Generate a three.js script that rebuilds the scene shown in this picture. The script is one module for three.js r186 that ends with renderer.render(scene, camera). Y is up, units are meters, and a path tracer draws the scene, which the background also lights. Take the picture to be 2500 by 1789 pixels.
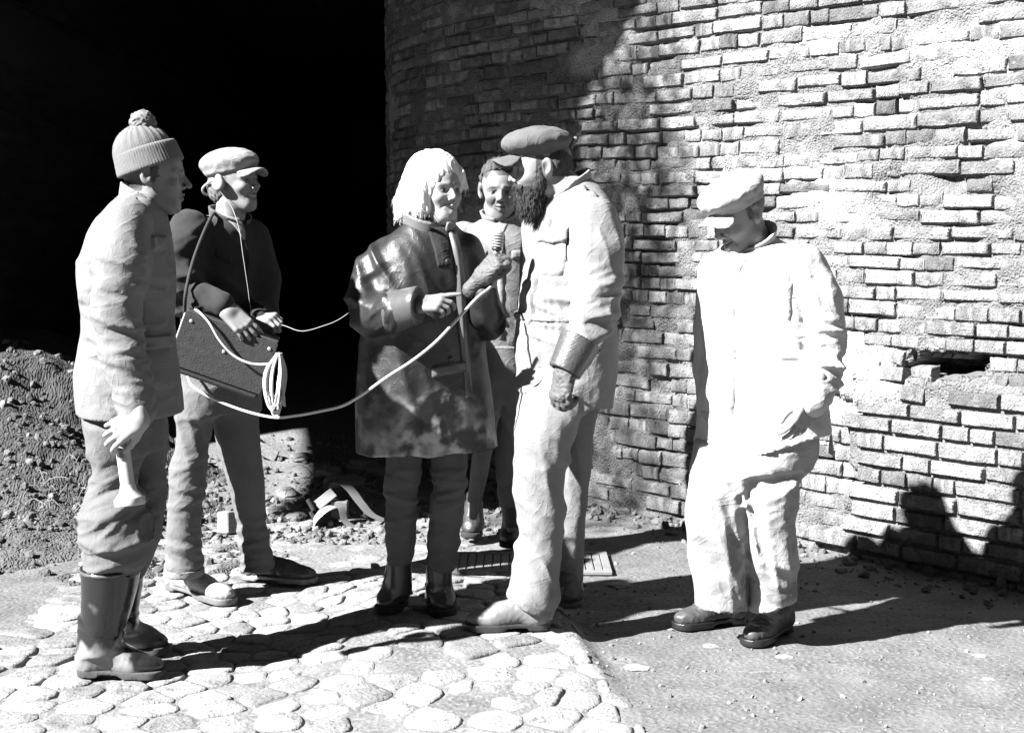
import * as THREE from 'three';
import { mergeGeometries } from 'three/addons/utils/BufferGeometryUtils.js';
import { RoundedBoxGeometry } from 'three/addons/geometries/RoundedBoxGeometry.js';

// ---------------------------------------------------------------- camera, sky, sun, exposure
const scene = new THREE.Scene();
const camera = new THREE.PerspectiveCamera(29.2, 1024 / 732, 0.05, 2000);
const FOC = 3434, PITCH = 0.1012, EYE = 1.5;
camera.position.set(0, EYE, 0);
camera.rotation.set(-PITCH, 0, 0);
const SUN = new THREE.Vector3(-0.69, 0.616, 0.38).normalize();
const sun = new THREE.DirectionalLight(0xffffff, 5);
sun.position.copy(SUN).multiplyScalar(30); sun.target.position.set(0, 0, -6);
sun.position.add(sun.target.position);
sun.castShadow = true; sun.shadow.radius = 1.6; sun.shadow.mapSize.set(4096, 4096);
Object.assign(sun.shadow.camera, { left: -9, right: 9, top: 9, bottom: -9, near: 1, far: 70 });
scene.add(sun, sun.target);
{ // plain clear-to-hazy daylight sky, brighter towards the horizon
  const w = 64, h = 32, d = new Float32Array(w * h * 4);
  for (let j = 0; j < h; j++) for (let i = 0; i < w; i++) {
    const el = (j + 0.5) / h * Math.PI - Math.PI / 2, s = Math.sin(el);
    const v = s > 0 ? 0.0085 + 0.0085 * Math.pow(1 - s, 3) : 0.01, o = (j * w + i) * 4;
    d[o] = d[o + 1] = d[o + 2] = v; d[o + 3] = 1;
  }
  const t = new THREE.DataTexture(d, w, h, THREE.RGBAFormat, THREE.FloatType);
  t.mapping = THREE.EquirectangularReflectionMapping; t.magFilter = t.minFilter = THREE.LinearFilter; t.needsUpdate = true;
  scene.background = t; scene.environment = t;
}
const renderer = new THREE.WebGLRenderer({ antialias: true });
renderer.toneMapping = THREE.LinearToneMapping;
renderer.toneMappingExposure = 6.5;
renderer.shadowMap.enabled = true;

// ---------------------------------------------------------------- small maths
let seed = 7;
const rnd = () => { seed = (seed + 0x6d2b79f5) | 0; let t = Math.imul(seed ^ (seed >>> 15), 1 | seed); t = (t + Math.imul(t ^ (t >>> 7), 61 | t)) ^ t; return ((t ^ (t >>> 14)) >>> 0) / 4294967296; };
const rr = (a, b) => a + (b - a) * rnd();
const clamp = (x, a = 0, b = 1) => x < a ? a : x > b ? b : x;
const lerp = (a, b, t) => a + (b - a) * t;
const sst = (a, b, x) => { const t = clamp((x - a) / (b - a)); return t * t * (3 - 2 * t); };
const GX = [1, -1, 1, -1, 1, -1, 1, -1, 0, 0, 0, 0, 1, -1, 0, 0], GY = [1, 1, -1, -1, 0, 0, 0, 0, 1, -1, 1, -1, 1, 1, -1, -1], GZ = [0, 0, 0, 0, 1, 1, -1, -1, 1, 1, -1, -1, 0, 0, 1, -1];
const hi = (i, j, k) => { let h = Math.imul(i, 374761393) ^ Math.imul(j, 668265263) ^ Math.imul(k, 1274126177); h = Math.imul(h ^ (h >>> 13), 1540483477); return (h ^ (h >>> 15)) & 15; };
const gd = (h, x, y, z) => GX[h] * x + GY[h] * y + GZ[h] * z;
function vn(x, y, z = 0) { // gradient noise, about -1..1
  const i = Math.floor(x), j = Math.floor(y), k = Math.floor(z), p = x - i, q = y - j, r = z - k;
  const u = p * p * p * (p * (p * 6 - 15) + 10), v = q * q * q * (q * (q * 6 - 15) + 10), w = r * r * r * (r * (r * 6 - 15) + 10);
  const a = lerp(gd(hi(i, j, k), p, q, r), gd(hi(i + 1, j, k), p - 1, q, r), u), b = lerp(gd(hi(i, j + 1, k), p, q - 1, r), gd(hi(i + 1, j + 1, k), p - 1, q - 1, r), u);
  const c = lerp(gd(hi(i, j, k + 1), p, q, r - 1), gd(hi(i + 1, j, k + 1), p - 1, q, r - 1), u), d = lerp(gd(hi(i, j + 1, k + 1), p, q - 1, r - 1), gd(hi(i + 1, j + 1, k + 1), p - 1, q - 1, r - 1), u);
  return lerp(lerp(a, b, v), lerp(c, d, v), w) * 1.25;
}
const fbm = (x, y, z = 0, o = 4) => { let s = 0, a = 0.5; for (let i = 0; i < o; i++) { s += a * vn(x, y, z); x = x * 2.03 + 7.1; y = y * 2.03 + 3.7; z = z * 2.03 + 1.3; a *= 0.5; } return s; };
function pn(x, y, p, s) { // tileable gradient noise, period p
  const i = Math.floor(x), j = Math.floor(y), a = x - i, b = y - j, u = a * a * a * (a * (a * 6 - 15) + 10), v = b * b * b * (b * (b * 6 - 15) + 10);
  const i0 = ((i % p) + p) % p, j0 = ((j % p) + p) % p, i1 = (i0 + 1) % p, j1 = (j0 + 1) % p, g = (h, x, y) => { return (h & 1 ? x : y) * (h & 2 ? 1 : -1) + (h & 4 ? y : -x) * (h & 8 ? 0.6 : -0.6) ; };
  return lerp(lerp(g(hi(i0, j0, s), a, b), g(hi(i1, j0, s), a - 1, b), u), lerp(g(hi(i0, j1, s), a, b - 1), g(hi(i1, j1, s), a - 1, b - 1), u), v) * 1.5;
}
const pf = (u, v, p, o, s) => { let r = 0, a = 0.5; for (let i = 0; i < o; i++) { r += a * pn(u * p, v * p, p, s + i * 17); p *= 2; a *= 0.55; } return r; };
function tex(n, f, srgb) { // grey data texture from f(u, v) -> 0..1
  const d = new Uint8Array(n * n * 4);
  for (let j = 0; j < n; j++) for (let i = 0; i < n; i++) {
    const l = clamp(f(i / n, j / n)), v = Math.round(255 * (srgb ? (l < 0.0031308 ? l * 12.92 : 1.055 * Math.pow(l, 1 / 2.4) - 0.055) : l)), o = (j * n + i) * 4;
    d[o] = d[o + 1] = d[o + 2] = v; d[o + 3] = 255;
  }
  const t = new THREE.DataTexture(d, n, n); t.wrapS = t.wrapT = THREE.RepeatWrapping; t.magFilter = THREE.LinearFilter; t.minFilter = THREE.LinearMipmapLinearFilter;
  if (srgb) t.colorSpace = THREE.SRGBColorSpace; t.needsUpdate = true; return t;
}
const hump = (x, d) => 0.05 * sst(-0.95, -0.45, x) * sst(0.13 + (5.57 - d) * 0.165 + 0.06, 0.13 + (5.57 - d) * 0.165 - 0.03, x) * sst(4.0, 4.7, d) * sst(6.1, 5.55, d); // the crown of the paved strip
const grey = (v) => new THREE.Color().setRGB(v, v, v);
const std = (v, rough = 0.9, more = {}) => new THREE.MeshStandardMaterial({ color: grey(v * 0.54), roughness: rough, ...more });
// a pixel of the 2500 px picture and a distance from the camera -> a point in metres
const SINP = Math.sin(PITCH), COSP = Math.cos(PITCH);
function at(px, py, d) {
  const v = (894.5 - py) / FOC, k = d / (COSP + v * SINP);
  return [(px - 1250) / FOC * k, EYE + (v * COSP - SINP) * k, -d];
}

// ---------------------------------------------------------------- naming
const used = {};
const numbered = (n) => { const k = used[n] = (used[n] ?? -1) + 1; return k ? n + '_' + String(k).padStart(3, '0') : n; };
function tag(o, label, category, group) { o.userData.label = label; if (category) o.userData.category = category; if (group) o.userData.group = group; return o; }
function part(name, geo, m, parent) { const o = new THREE.Mesh(geo, m); o.name = name; o.castShadow = o.receiveShadow = true; parent.add(o); return o; }
function base(name, pos = [0, 0, 0]) { const g = new THREE.Group(); g.name = numbered(name); g.position.set(...pos); scene.add(g); return g; }
function single(name, geo, m, label, category, group) { const o = part(numbered(name), geo, m, scene); return tag(o, label, category, group); }
function struct(name, geo, m) { const o = part(name, geo, m, scene); o.userData.kind = 'structure'; return o; }
function geom(pos, idx, uv, col) {
  const g = new THREE.BufferGeometry(); g.setAttribute('position', new THREE.Float32BufferAttribute(pos, 3)); g.setIndex(idx);
  if (uv) g.setAttribute('uv', new THREE.Float32BufferAttribute(uv, 2));
  if (col) g.setAttribute('color', new THREE.Float32BufferAttribute(col, 3));
  g.computeVertexNormals(); return g;
}
function grid(nu, nv, f, flip) { // f(i, j) -> [x, y, z, u, v, grey?]
  const p = [], uv = [], c = [], ix = []; let col = false;
  for (let j = 0; j < nv; j++) for (let i = 0; i < nu; i++) { const r = f(i, j); p.push(r[0], r[1], r[2]); uv.push(r[3] ?? 0, r[4] ?? 0); if (r[5] !== undefined) col = true; c.push(r[5] ?? 1, r[5] ?? 1, r[5] ?? 1); }
  for (let j = 0; j < nv - 1; j++) for (let i = 0; i < nu - 1; i++) { const a = j * nu + i, b = a + 1, d = a + nu, e = d + 1; flip ? ix.push(a, d, b, b, d, e) : ix.push(a, b, d, b, e, d); }
  return geom(p, ix, uv, col ? c : null);
}
// where the ray through a pixel meets level ground of height h
function gat(px, py, h = 0) { const v = (894.5 - py) / FOC, k = (h - EYE) / (v * COSP - SINP); return [(px - 1250) / FOC * k, h, -k * (COSP + v * SINP)]; }
const project = (x, y, z) => { const dy = y - EYE, f = -z * COSP - dy * SINP, u = dy * COSP - z * SINP; return [1250 + FOC * x / f, 894.5 - FOC * u / f, f]; };
// ---------------------------------------------------------------- textures of the setting
const dirtTex = tex(1024, (u, v) => { const f = pf(u, v, 8, 5, 3), g = pf(u, v, 96, 2, 40); return 0.7 + 0.34 * f + 0.4 * g + (g > 0.34 ? 0.25 : 0); }, true);
const dirtBump = tex(512, (u, v) => 0.5 + 0.35 * pf(u, v, 16, 4, 3) + 0.35 * pf(u, v, 96, 2, 40));
const brickTex = tex(1024, (u, v) => { const f = pf(u, v, 7, 4, 203), g = pf(u, v, 60, 3, 240), w = pf(u, v, 6, 5, 300); return 0.66 + 0.46 * f + 0.3 * g + (w > 0.1 ? (w - 0.1) * 2.4 : 0) - (g < -0.42 ? 0.2 : 0); }, true);
const brickBump = tex(512, (u, v) => 0.5 + 0.35 * pf(u, v, 12, 4, 203) + 0.4 * pf(u, v, 60, 2, 240));
const stoneTex = tex(512, (u, v) => { const f = pf(u, v, 6, 5, 403), l = pf(u, v, 40, 3, 440); const k = Math.abs(pf(u, v, 5, 4, 470)); return 0.86 + 0.42 * f + 0.26 * l - (l < -0.4 ? 0.3 : 0) - 0.35 * sst(0.03, 0.0, k); }, true);
const stoneBump = tex(512, (u, v) => 0.5 + 0.4 * pf(u, v, 10, 4, 403) + 0.4 * pf(u, v, 48, 3, 440));

// ---------------------------------------------------------------- ground
const edgeR = (d) => 0.13 + (5.57 - d) * 0.165, edgeL = (d) => -1.9 + 0.03 * Math.sin(d * 5);
const onPath = (x, d) => Math.min(x - edgeL(d), edgeR(d) - x, 7.0 - d); // > 0 inside the cobbled strip
function gh(x, z) {
  const d = -z, inner = sst(9, 7.5, d) * sst(-4, -3, x) * sst(4, 3, x);
  let h = 0.006 * fbm(x * 2.2, z * 2.2, 5, 3) + 0.006 * fbm(x * 14, z * 14, 9, 3) * inner;
  const p = onPath(x, d); if (p > -0.05) h += lerp(-0.007, -0.003, sst(5.4, 6.6, d)) * sst(-0.05, 0.06, p);
  h += 0.26 * sst(7.8, 10, d) * sst(0.5, -0.6, x) + hump(x, d);       // rises under the rubble at the back
  return h;
}
{
  const axis = (a, b, step, far) => { const v = []; for (let x = a; x <= b + 1e-6; x += step) v.push(x); let s = step, x = b; while (x < far) { s *= 1.5; x += s; v.push(x); } s = step; x = a; while (x > -far) { s *= 1.5; x -= s; v.unshift(x); } return v; };
  const xs = axis(-3.2, 3.2, 0.03, 500), zs = axis(-9.6, -3.2, 0.03, 500);
  const g = grid(xs.length, zs.length, (i, j) => {
    const x = xs[i], z = zs[j]; let c = 0.2 + 0.08 * fbm(x * 1.7, z * 1.7, 2, 3) + 0.05 * fbm(x * 6, z * 9, 4, 3);
    const p = onPath(x, -z); if (p > -0.1) c = lerp(c, 0.25 + 0.08 * fbm(x * 3, z * 3, 4, 3), sst(-0.06, 0.1, p));
    return [x, gh(x, z), z, x / 1.6, z / 1.6, c];
  }, true);
  struct('ground', g, std(1, 0.95, { map: dirtTex, bumpMap: dirtBump, bumpScale: 0.007, vertexColors: true }));
}
// cobbled strip: every stone its own piece
const paving = new THREE.Group(); paving.name = 'cobbled_pavement'; paving.userData.kind = 'structure'; scene.add(paving);
{
  const mats = [0.29, 0.34, 0.38, 0.23].map((v) => std(v, 0.85, { map: stoneTex, bumpMap: stoneBump, bumpScale: 0.004 }));
  const stone = (poly, hgt) => { // a worn sett: its outline shrunk and roughened, a nearly flat top, rounded shoulders
    let cx = 0, cz = 0; for (const [x, z] of poly) { cx += x / poly.length; cz += z / poly.length; }
    const N = 20, p = [], uv = [], ix = [], ph = rnd() * 99, ux = rnd() * 5, uz = rnd() * 5, tx = rr(-0.05, 0.05), tz = rr(-0.05, 0.05), out = [];
    for (let i = 0; i < N; i++) { // ray from the middle to the outline
      const a = i / N * 6.2832, c = Math.cos(a), s = Math.sin(a); let r = 9;
      for (let e = 0; e < poly.length; e++) { const A = poly[e], B = poly[(e + 1) % poly.length], dx = B[0] - A[0], dz = B[1] - A[1], den = c * dz - s * dx; if (Math.abs(den) < 1e-9) continue; const t = ((A[0] - cx) * dz - (A[1] - cz) * dx) / den, q = ((A[0] - cx) * s - (A[1] - cz) * c) / den; if (t > 0 && q >= -1e-6 && q <= 1 + 1e-6) r = Math.min(r, t); }
      out.push((r - 0.002 - 0.003 * rnd()) * (1 + 0.05 * vn(c * 2 + ph, s * 2, 3)));
    }
    const sm = out.map((r, i) => 0.7 * r + 0.15 * (out[(i + 1) % N] + out[(i + N - 1) % N]));
    [[0, 0], [0.7, -0.001], [0.92, -0.003], [1, -0.011], [1.03, -0.045]].forEach(([k, y], ring) => { for (let i = 0; i < (ring ? N : 1); i++) { const a = i / N * 6.2832, lx = Math.cos(a) * sm[i] * k, lz = Math.sin(a) * sm[i] * k, x = cx + lx, z = cz + lz; p.push(x, hump(x, -z) + hgt + y + (ring < 4 ? lx * tx + lz * tz + 0.003 * vn(x * 22, z * 22, ph) : 0), z); uv.push(x / 0.5 + ux, z / 0.5 + uz); } });
    for (let i = 0; i < N; i++) { const n = (i + 1) % N; ix.push(0, 1 + n, 1 + i); for (let k = 1; k < 4; k++) { const a = 1 + (k - 1) * N, b = a + N; ix.push(a + i, a + n, b + i, a + n, b + n, b + i); } }
    return geom(p, ix, uv);
  };
  let n = 0; const seeds = [], stones = [];
  for (let d = 3.65, row = 0; d < 7.0; row++) { const dep = rr(0.085, 0.135); let x = edgeL(d) - 0.02 + rr(0, 0.1); while (x < edgeR(d) + 0.02) { const w = rr(0.085, 0.23); seeds.push([x + w / 2 + rr(-0.02, 0.02), d + dep / 2 + 0.05 * Math.sin(x * 2.1) + rr(-0.03, 0.03)]); x += w; } d += dep; }
  for (const [sx, sd] of seeds) {
    let poly = [[sx - 0.2, -sd - 0.14], [sx + 0.2, -sd - 0.14], [sx + 0.2, -sd + 0.14], [sx - 0.2, -sd + 0.14]];
    const cut = (mx, mz, nx, nz) => { const o = []; poly.forEach((A, i) => { const B = poly[(i + 1) % poly.length], a = (A[0] - mx) * nx + (A[1] - mz) * nz, b = (B[0] - mx) * nx + (B[1] - mz) * nz; if (a <= 0) o.push(A); if (a * b < 0) { const t = a / (a - b); o.push([A[0] + (B[0] - A[0]) * t, A[1] + (B[1] - A[1]) * t]); } }); poly = o; };
    for (const [ox, od] of seeds) if ((ox !== sx || od !== sd) && Math.abs(ox - sx) < 0.5 && Math.abs(od - sd) < 0.35) cut((sx + ox) / 2, -(sd + od) / 2, ox - sx, -(od - sd));
    cut(edgeR(sd) + rr(-0.05, 0.07), -sd, 1, -0.1); cut(edgeL(sd) - rr(-0.02, 0.05), -sd, -1, 0);
    if (poly.length < 3) continue; let area = 0; poly.forEach((A, i) => { const B = poly[(i + 1) % poly.length]; area += (A[0] * B[1] - B[0] * A[1]) / 2; }); if (Math.abs(area) < 0.003) continue;
    const back = sst(5.5, 6.5, sd + 0.3 * fbm(sx * 2, sd * 2, 3));
    if (fbm(sx * 1.7, sd * 1.7, 31, 2) > 0.46 || rnd() < 0.03 + back * 0.3 || Math.hypot(sx + 0.32, (sd - 4.63) * 1.2) < 0.12) continue;
    stones.push([area < 0 ? -area / sd : area / sd, stone(poly, lerp(rr(-0.004, 0.008), rr(-0.003, 0.003), back)), Math.floor(rnd() * 4)]); n++;
  }
  stones.sort((a, b) => b[0] - a[0]); stones.slice(0, 300).forEach(([, g, m]) => part('cobblestone', g, mats[m], paving));
  mats.forEach((m, i) => { const gs = stones.slice(300).filter((s) => s[2] === i).map((s) => s[1]); if (gs.length) part('cobblestones', mergeGeometries(gs), m, paving).userData.kind = 'stuff'; });
  console.log('cobbles', n);
}

// ---------------------------------------------------------------- old brick wall
const WU = [-0.70, -0.714], WN = [-0.714, 0.70], WO = [2.9, -4.90]; // along (x, z), facing (x, z), start
const WPATH = []; { let x = WO[0], z = WO[1]; for (let i = 0; i <= 2000; i++) { const t = sst(3.8, 6.6, i * 0.005), h = Math.hypot(lerp(WU[0], -0.08, t), lerp(WU[1], -1, t)), a = lerp(WU[0], -0.08, t) / h, c = lerp(WU[1], -1, t) / h; WPATH.push([x, z, a, c]); x += a * 0.005; z += c * 0.005; } }
const wallDir = (u) => WPATH[clamp(Math.round(u / 0.005), 0, 2000)];
const wallAt = (u, y, o = 0) => { const p = wallDir(u), e = u - clamp(Math.round(u / 0.005), 0, 2000) * 0.005; return [p[0] + p[2] * e + p[3] * o, y, p[1] + p[3] * e - p[2] * o]; }; // runs straight, then bends into the gateway
const wall = base('brick_wall');
tag(wall, 'weathered old brick wall with deep open joints and a broken hole low on the right', 'wall');
const HOLE = [1.5, 0.895];
const plinth = (u, y) => y < 0.86 - 0.1 * vn(u * 3, 1, 2) && u < 1.95 + 0.25 * vn(y * 7, 3, 1); // newer, neater brick low on the right
const rubbleZone = (u, y) => Math.hypot((u - 1.75) / 0.62, (y - 0.84) / 0.13) < 1 + 0.5 * vn(u * 9, y * 9, 3);
const plaster = (u, y) => fbm(u * 1.3 + 3, y * 2.1, 7, 4) + 0.1 * sst(2.05, 2.5, y) * sst(3.4, 2.4, u) + (rubbleZone(u, y) ? 0.25 : 0) - 0.07;
const jointDepth = (u, y) => {
  const dx = (u - HOLE[0]) / 0.15, dy = (y - HOLE[1]) / 0.04, hole = Math.max(Math.abs(dx * 0.9 + dy * 0.25), Math.abs(dy + 0.3 * dx)) + 0.5 * vn(u * 17, y * 17, 2) + 0.3 * vn(u * 41, y * 41, 5);
  if (hole < 1.1) return lerp(0.3, 0.03, sst(0.9, 1.05, hole));
  const f = plaster(u, y), k = plinth(u, y) ? 0.02 : 0.007 + 0.034 * sst(0.08, 0.5, vn(u * 2.4, y * 3.4, 14) + 0.3 * vn(u * 9, y * 12, 3));
  return Math.max(0.001, lerp(k + 0.013 * vn(u * 7, y * 9, 4), 0.001, sst(0.1, 0.34, f)) + 0.008 * fbm(u * 24, y * 24, 6, 3));
};
{
  const nu = 400, ny = 170, um = 8.8, ym = 3.7;
  const g = grid(nu, ny, (i, j) => {
    const u = i / (nu - 1) * um, y = j / (ny - 1) * ym - 0.1, f = plaster(u, y);
    return [...wallAt(u, y, -jointDepth(u, y) + (plinth(u, y) ? 0.045 : 0)), u / 0.9, y / 0.9, lerp(0.22, 0.66, sst(0.05, 0.36, f + 0.12 * fbm(u * 20, y * 20, 2))) ];
  });
  part('mortar', g, std(1, 0.95, { map: dirtTex, bumpMap: dirtBump, bumpScale: 0.02, vertexColors: true }), wall);
  // solid core behind, so that no light comes through
  const core = mergeGeometries([0.02, 0.5].map((o, n) => grid(90, 2, (i, j) => [...wallAt(i * 0.1, j * 4.3 - 0.2, -0.36 - o), 0, 0])));
  part('core', core, std(0.2), wall);
  // bricks
  const variants = [];
  for (let v = 0; v < 18; v++) {
    const ph = v * 13.7, A = 10, B = 7, worn = v < 9 ? 1.15 : 0.5, ou = rnd(), ov = rnd();
    variants.push(grid(A, B, (i, j) => {
      const edge = Math.min(i, A - 1 - i, j, B - 1 - j), s = i / (A - 1), t = j / (B - 1);
      const ax = [0, 0.012, 0.05, 0.2, 0.4, 0.6, 0.8, 0.95, 0.988, 1][i] - 0.5, ay = [0, 0.05, 0.18, 0.5, 0.82, 0.95, 1][j] - 0.5;
      let x = ax, y = ay, z = 0;
      const n1 = vn(s * 4 + ph, t * 3, 1), n2 = vn(s * 4 + ph, t * 3, 5), n3 = fbm(s * 5 + ph, t * 3, 9, 2);
      if (edge === 0) { z = -0.06; x *= 1 + 0.03 * n1 * worn; y *= 1 + 0.18 * vn(s * 5 + ph, t > 0.5 ? 1.5 : 7.5, 3) * worn; }
      else if (edge === 1) { z = -0.005 * worn - 0.007 * worn * Math.abs(n3); x *= 1 + 0.03 * n1 * worn; y *= 1 + 0.16 * vn(s * 5 + ph, t > 0.5 ? 1.5 : 7.5, 3) * worn; }
      else { z = 0.015 * n3 * worn; if (edge === 2) y *= 1 + 0.14 * vn(s * 5 + ph, t > 0.5 ? 1.5 : 7.5, 3) * worn; else y += 0.05 * n2 * worn; }
      return [x, y, z, ax * 0.45 + ou, ay * 0.12 + ov];
    }));
  }
  const tones = [0.21, 0.26, 0.3, 0.35, 0.41, 0.52, 0.15].map((v) => std(v, 0.92, { map: brickTex, bumpMap: brickBump, bumpScale: 0.009 }));
  const list = [], basis = new THREE.Matrix4();
  const turned = (u) => { const p = wallDir(u); return basis.makeBasis(new THREE.Vector3(-p[2], 0, -p[3]), new THREE.Vector3(0, 1, 0), new THREE.Vector3(p[3], 0, -p[2])); };
  let y = -0.05;
  for (let row = 0; y < 3.5; row++) {
    const low = y < 0.82, ch = low ? rr(0.074, 0.082) : rr(0.062, 0.074); let u = -0.15 * rnd() - 0.1 * (row % 2);
    while (u < 8.7) {
      const head = rnd() < (y < 0.82 ? 0.35 : 0.52), w = head || rubbleZone(u + 0.1, y) ? rr(0.1, 0.15) : rr(0.22, 0.29), cu = u + w / 2, cy = y + ch / 2 + (low ? 0.012 : 0.03) * fbm(cu * 0.9, row * 0.16, 3, 2) + (low ? 0.003 : 0.007) * vn(cu * 3, row * 9.3, 1);
      const pl = plinth(cu, cy), rz = rubbleZone(cu, cy), f = plaster(cu, cy), hole = Math.hypot((cu - HOLE[0]) / 0.17, (cy - HOLE[1]) / 0.05) < 1;
      if (!(hole || (rz && rnd() < 0.3) || (!pl && rnd() < 0.015))) {
        const out = (pl ? 0.045 : 0) + (pl ? 0.004 : 0.006) * (rnd() * 2 - 1) - (!pl && rnd() < 0.12 ? 0.014 : 0) - 0.012 * sst(0.2, 0.5, f);
        const tone = f > 0.2 && rnd() < 0.6 ? 4 + Math.floor(rnd() * 2) : rnd() < 0.07 ? 6 : Math.floor(rnd() * 4.4 + 0.7 * vn(cu * 1.3, cy * 1.6, 4) + 0.3);
        const q = rz ? 0.25 : pl ? 0.014 : 0.03, m = new THREE.Matrix4().makeTranslation(...wallAt(cu, cy, out)).multiply(turned(cu))
          .multiply(new THREE.Matrix4().makeRotationFromEuler(new THREE.Euler(rr(-q, q), rr(-q, q), rr(-q, q) * 0.7 + (pl ? 0 : 0.012 * vn(cu * 2, row, 8)))))
          .multiply(new THREE.Matrix4().makeScale(w - (pl ? rr(0.006, 0.01) : rr(-0.002, 0.009)), ch - (pl ? rr(0.008, 0.011) : (rnd() < 0.12 ? 0.015 : rr(-0.001, 0.008))), 1));
        const pr = project(...wallAt(cu, cy)), inside = pr[0] > -40 && pr[0] < 2540 && pr[1] > -30 && pr[1] < 1800;
        list.push({ m, g: variants[pl ? 9 + Math.floor(rnd() * 9) : Math.floor(rnd() * 12)], mat: tones[clamp(tone, 0, 6)], rank: inside && cu < 4.1 ? w / pr[2] / pr[2] : -1 });
      }
      u += w;
    }
    y += ch;
  }
  list.sort((a, b) => b.rank - a.rank);
  console.log('bricks', list.length, list.filter((b) => b.rank > 0).length);
  list.slice(0, 300).forEach((b) => { const o = part('brick', b.g, b.mat, wall); b.m.decompose(o.position, o.quaternion, o.scale); });
  const by = new Map(); list.slice(300).forEach((b) => { if (!by.has(b.mat)) by.set(b.mat, []); by.get(b.mat).push(b.g.clone().applyMatrix4(b.m)); });
  for (const [m, gs] of by) part('bricks', mergeGeometries(gs), m, wall).userData.kind = 'stuff';
}

// ---------------------------------------------------------------- dark vaulted gateway behind the group
{
  const gate = base('gateway_vault', [0, 0, 0]);
  tag(gate, 'unlit vaulted gateway, almost black, behind the earth heap and the group', 'gateway');
  const dark = std(0.2, 0.95, { map: brickTex, bumpMap: stoneBump, bumpScale: 0.02 });
  const box = (x0, x1, y0, y1, d0, d1) => { const g = new THREE.BoxGeometry(x1 - x0, y1 - y0, d1 - d0, 4, 4, 4); g.translate((x0 + x1) / 2, (y0 + y1) / 2, -(d0 + d1) / 2); return g; };
  part('back_wall', box(-5.5, 1.2, -0.2, 6.2, 38, 38.6), dark, gate);
  part('abutment', box(-5.0, -4.3, -0.2, 3.4, 7.5, 37.99), dark, gate);
  part('upper_wall', box(-5.02, -4.28, 3.41, 8.2, 4.95, 37.98), dark, gate);
  part('side_wall', box(-1.05, 1.19, -0.2, 6.2, 12.4, 37.97), dark, gate);
  part('ceiling', box(-4.27, 3.2, 4.3, 4.8, 6.15, 37.96), dark, gate);
  part('lintel', box(-4.29, -0.3, 2.95, 4.29, 8.75, 9.3), dark, gate);
}
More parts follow.
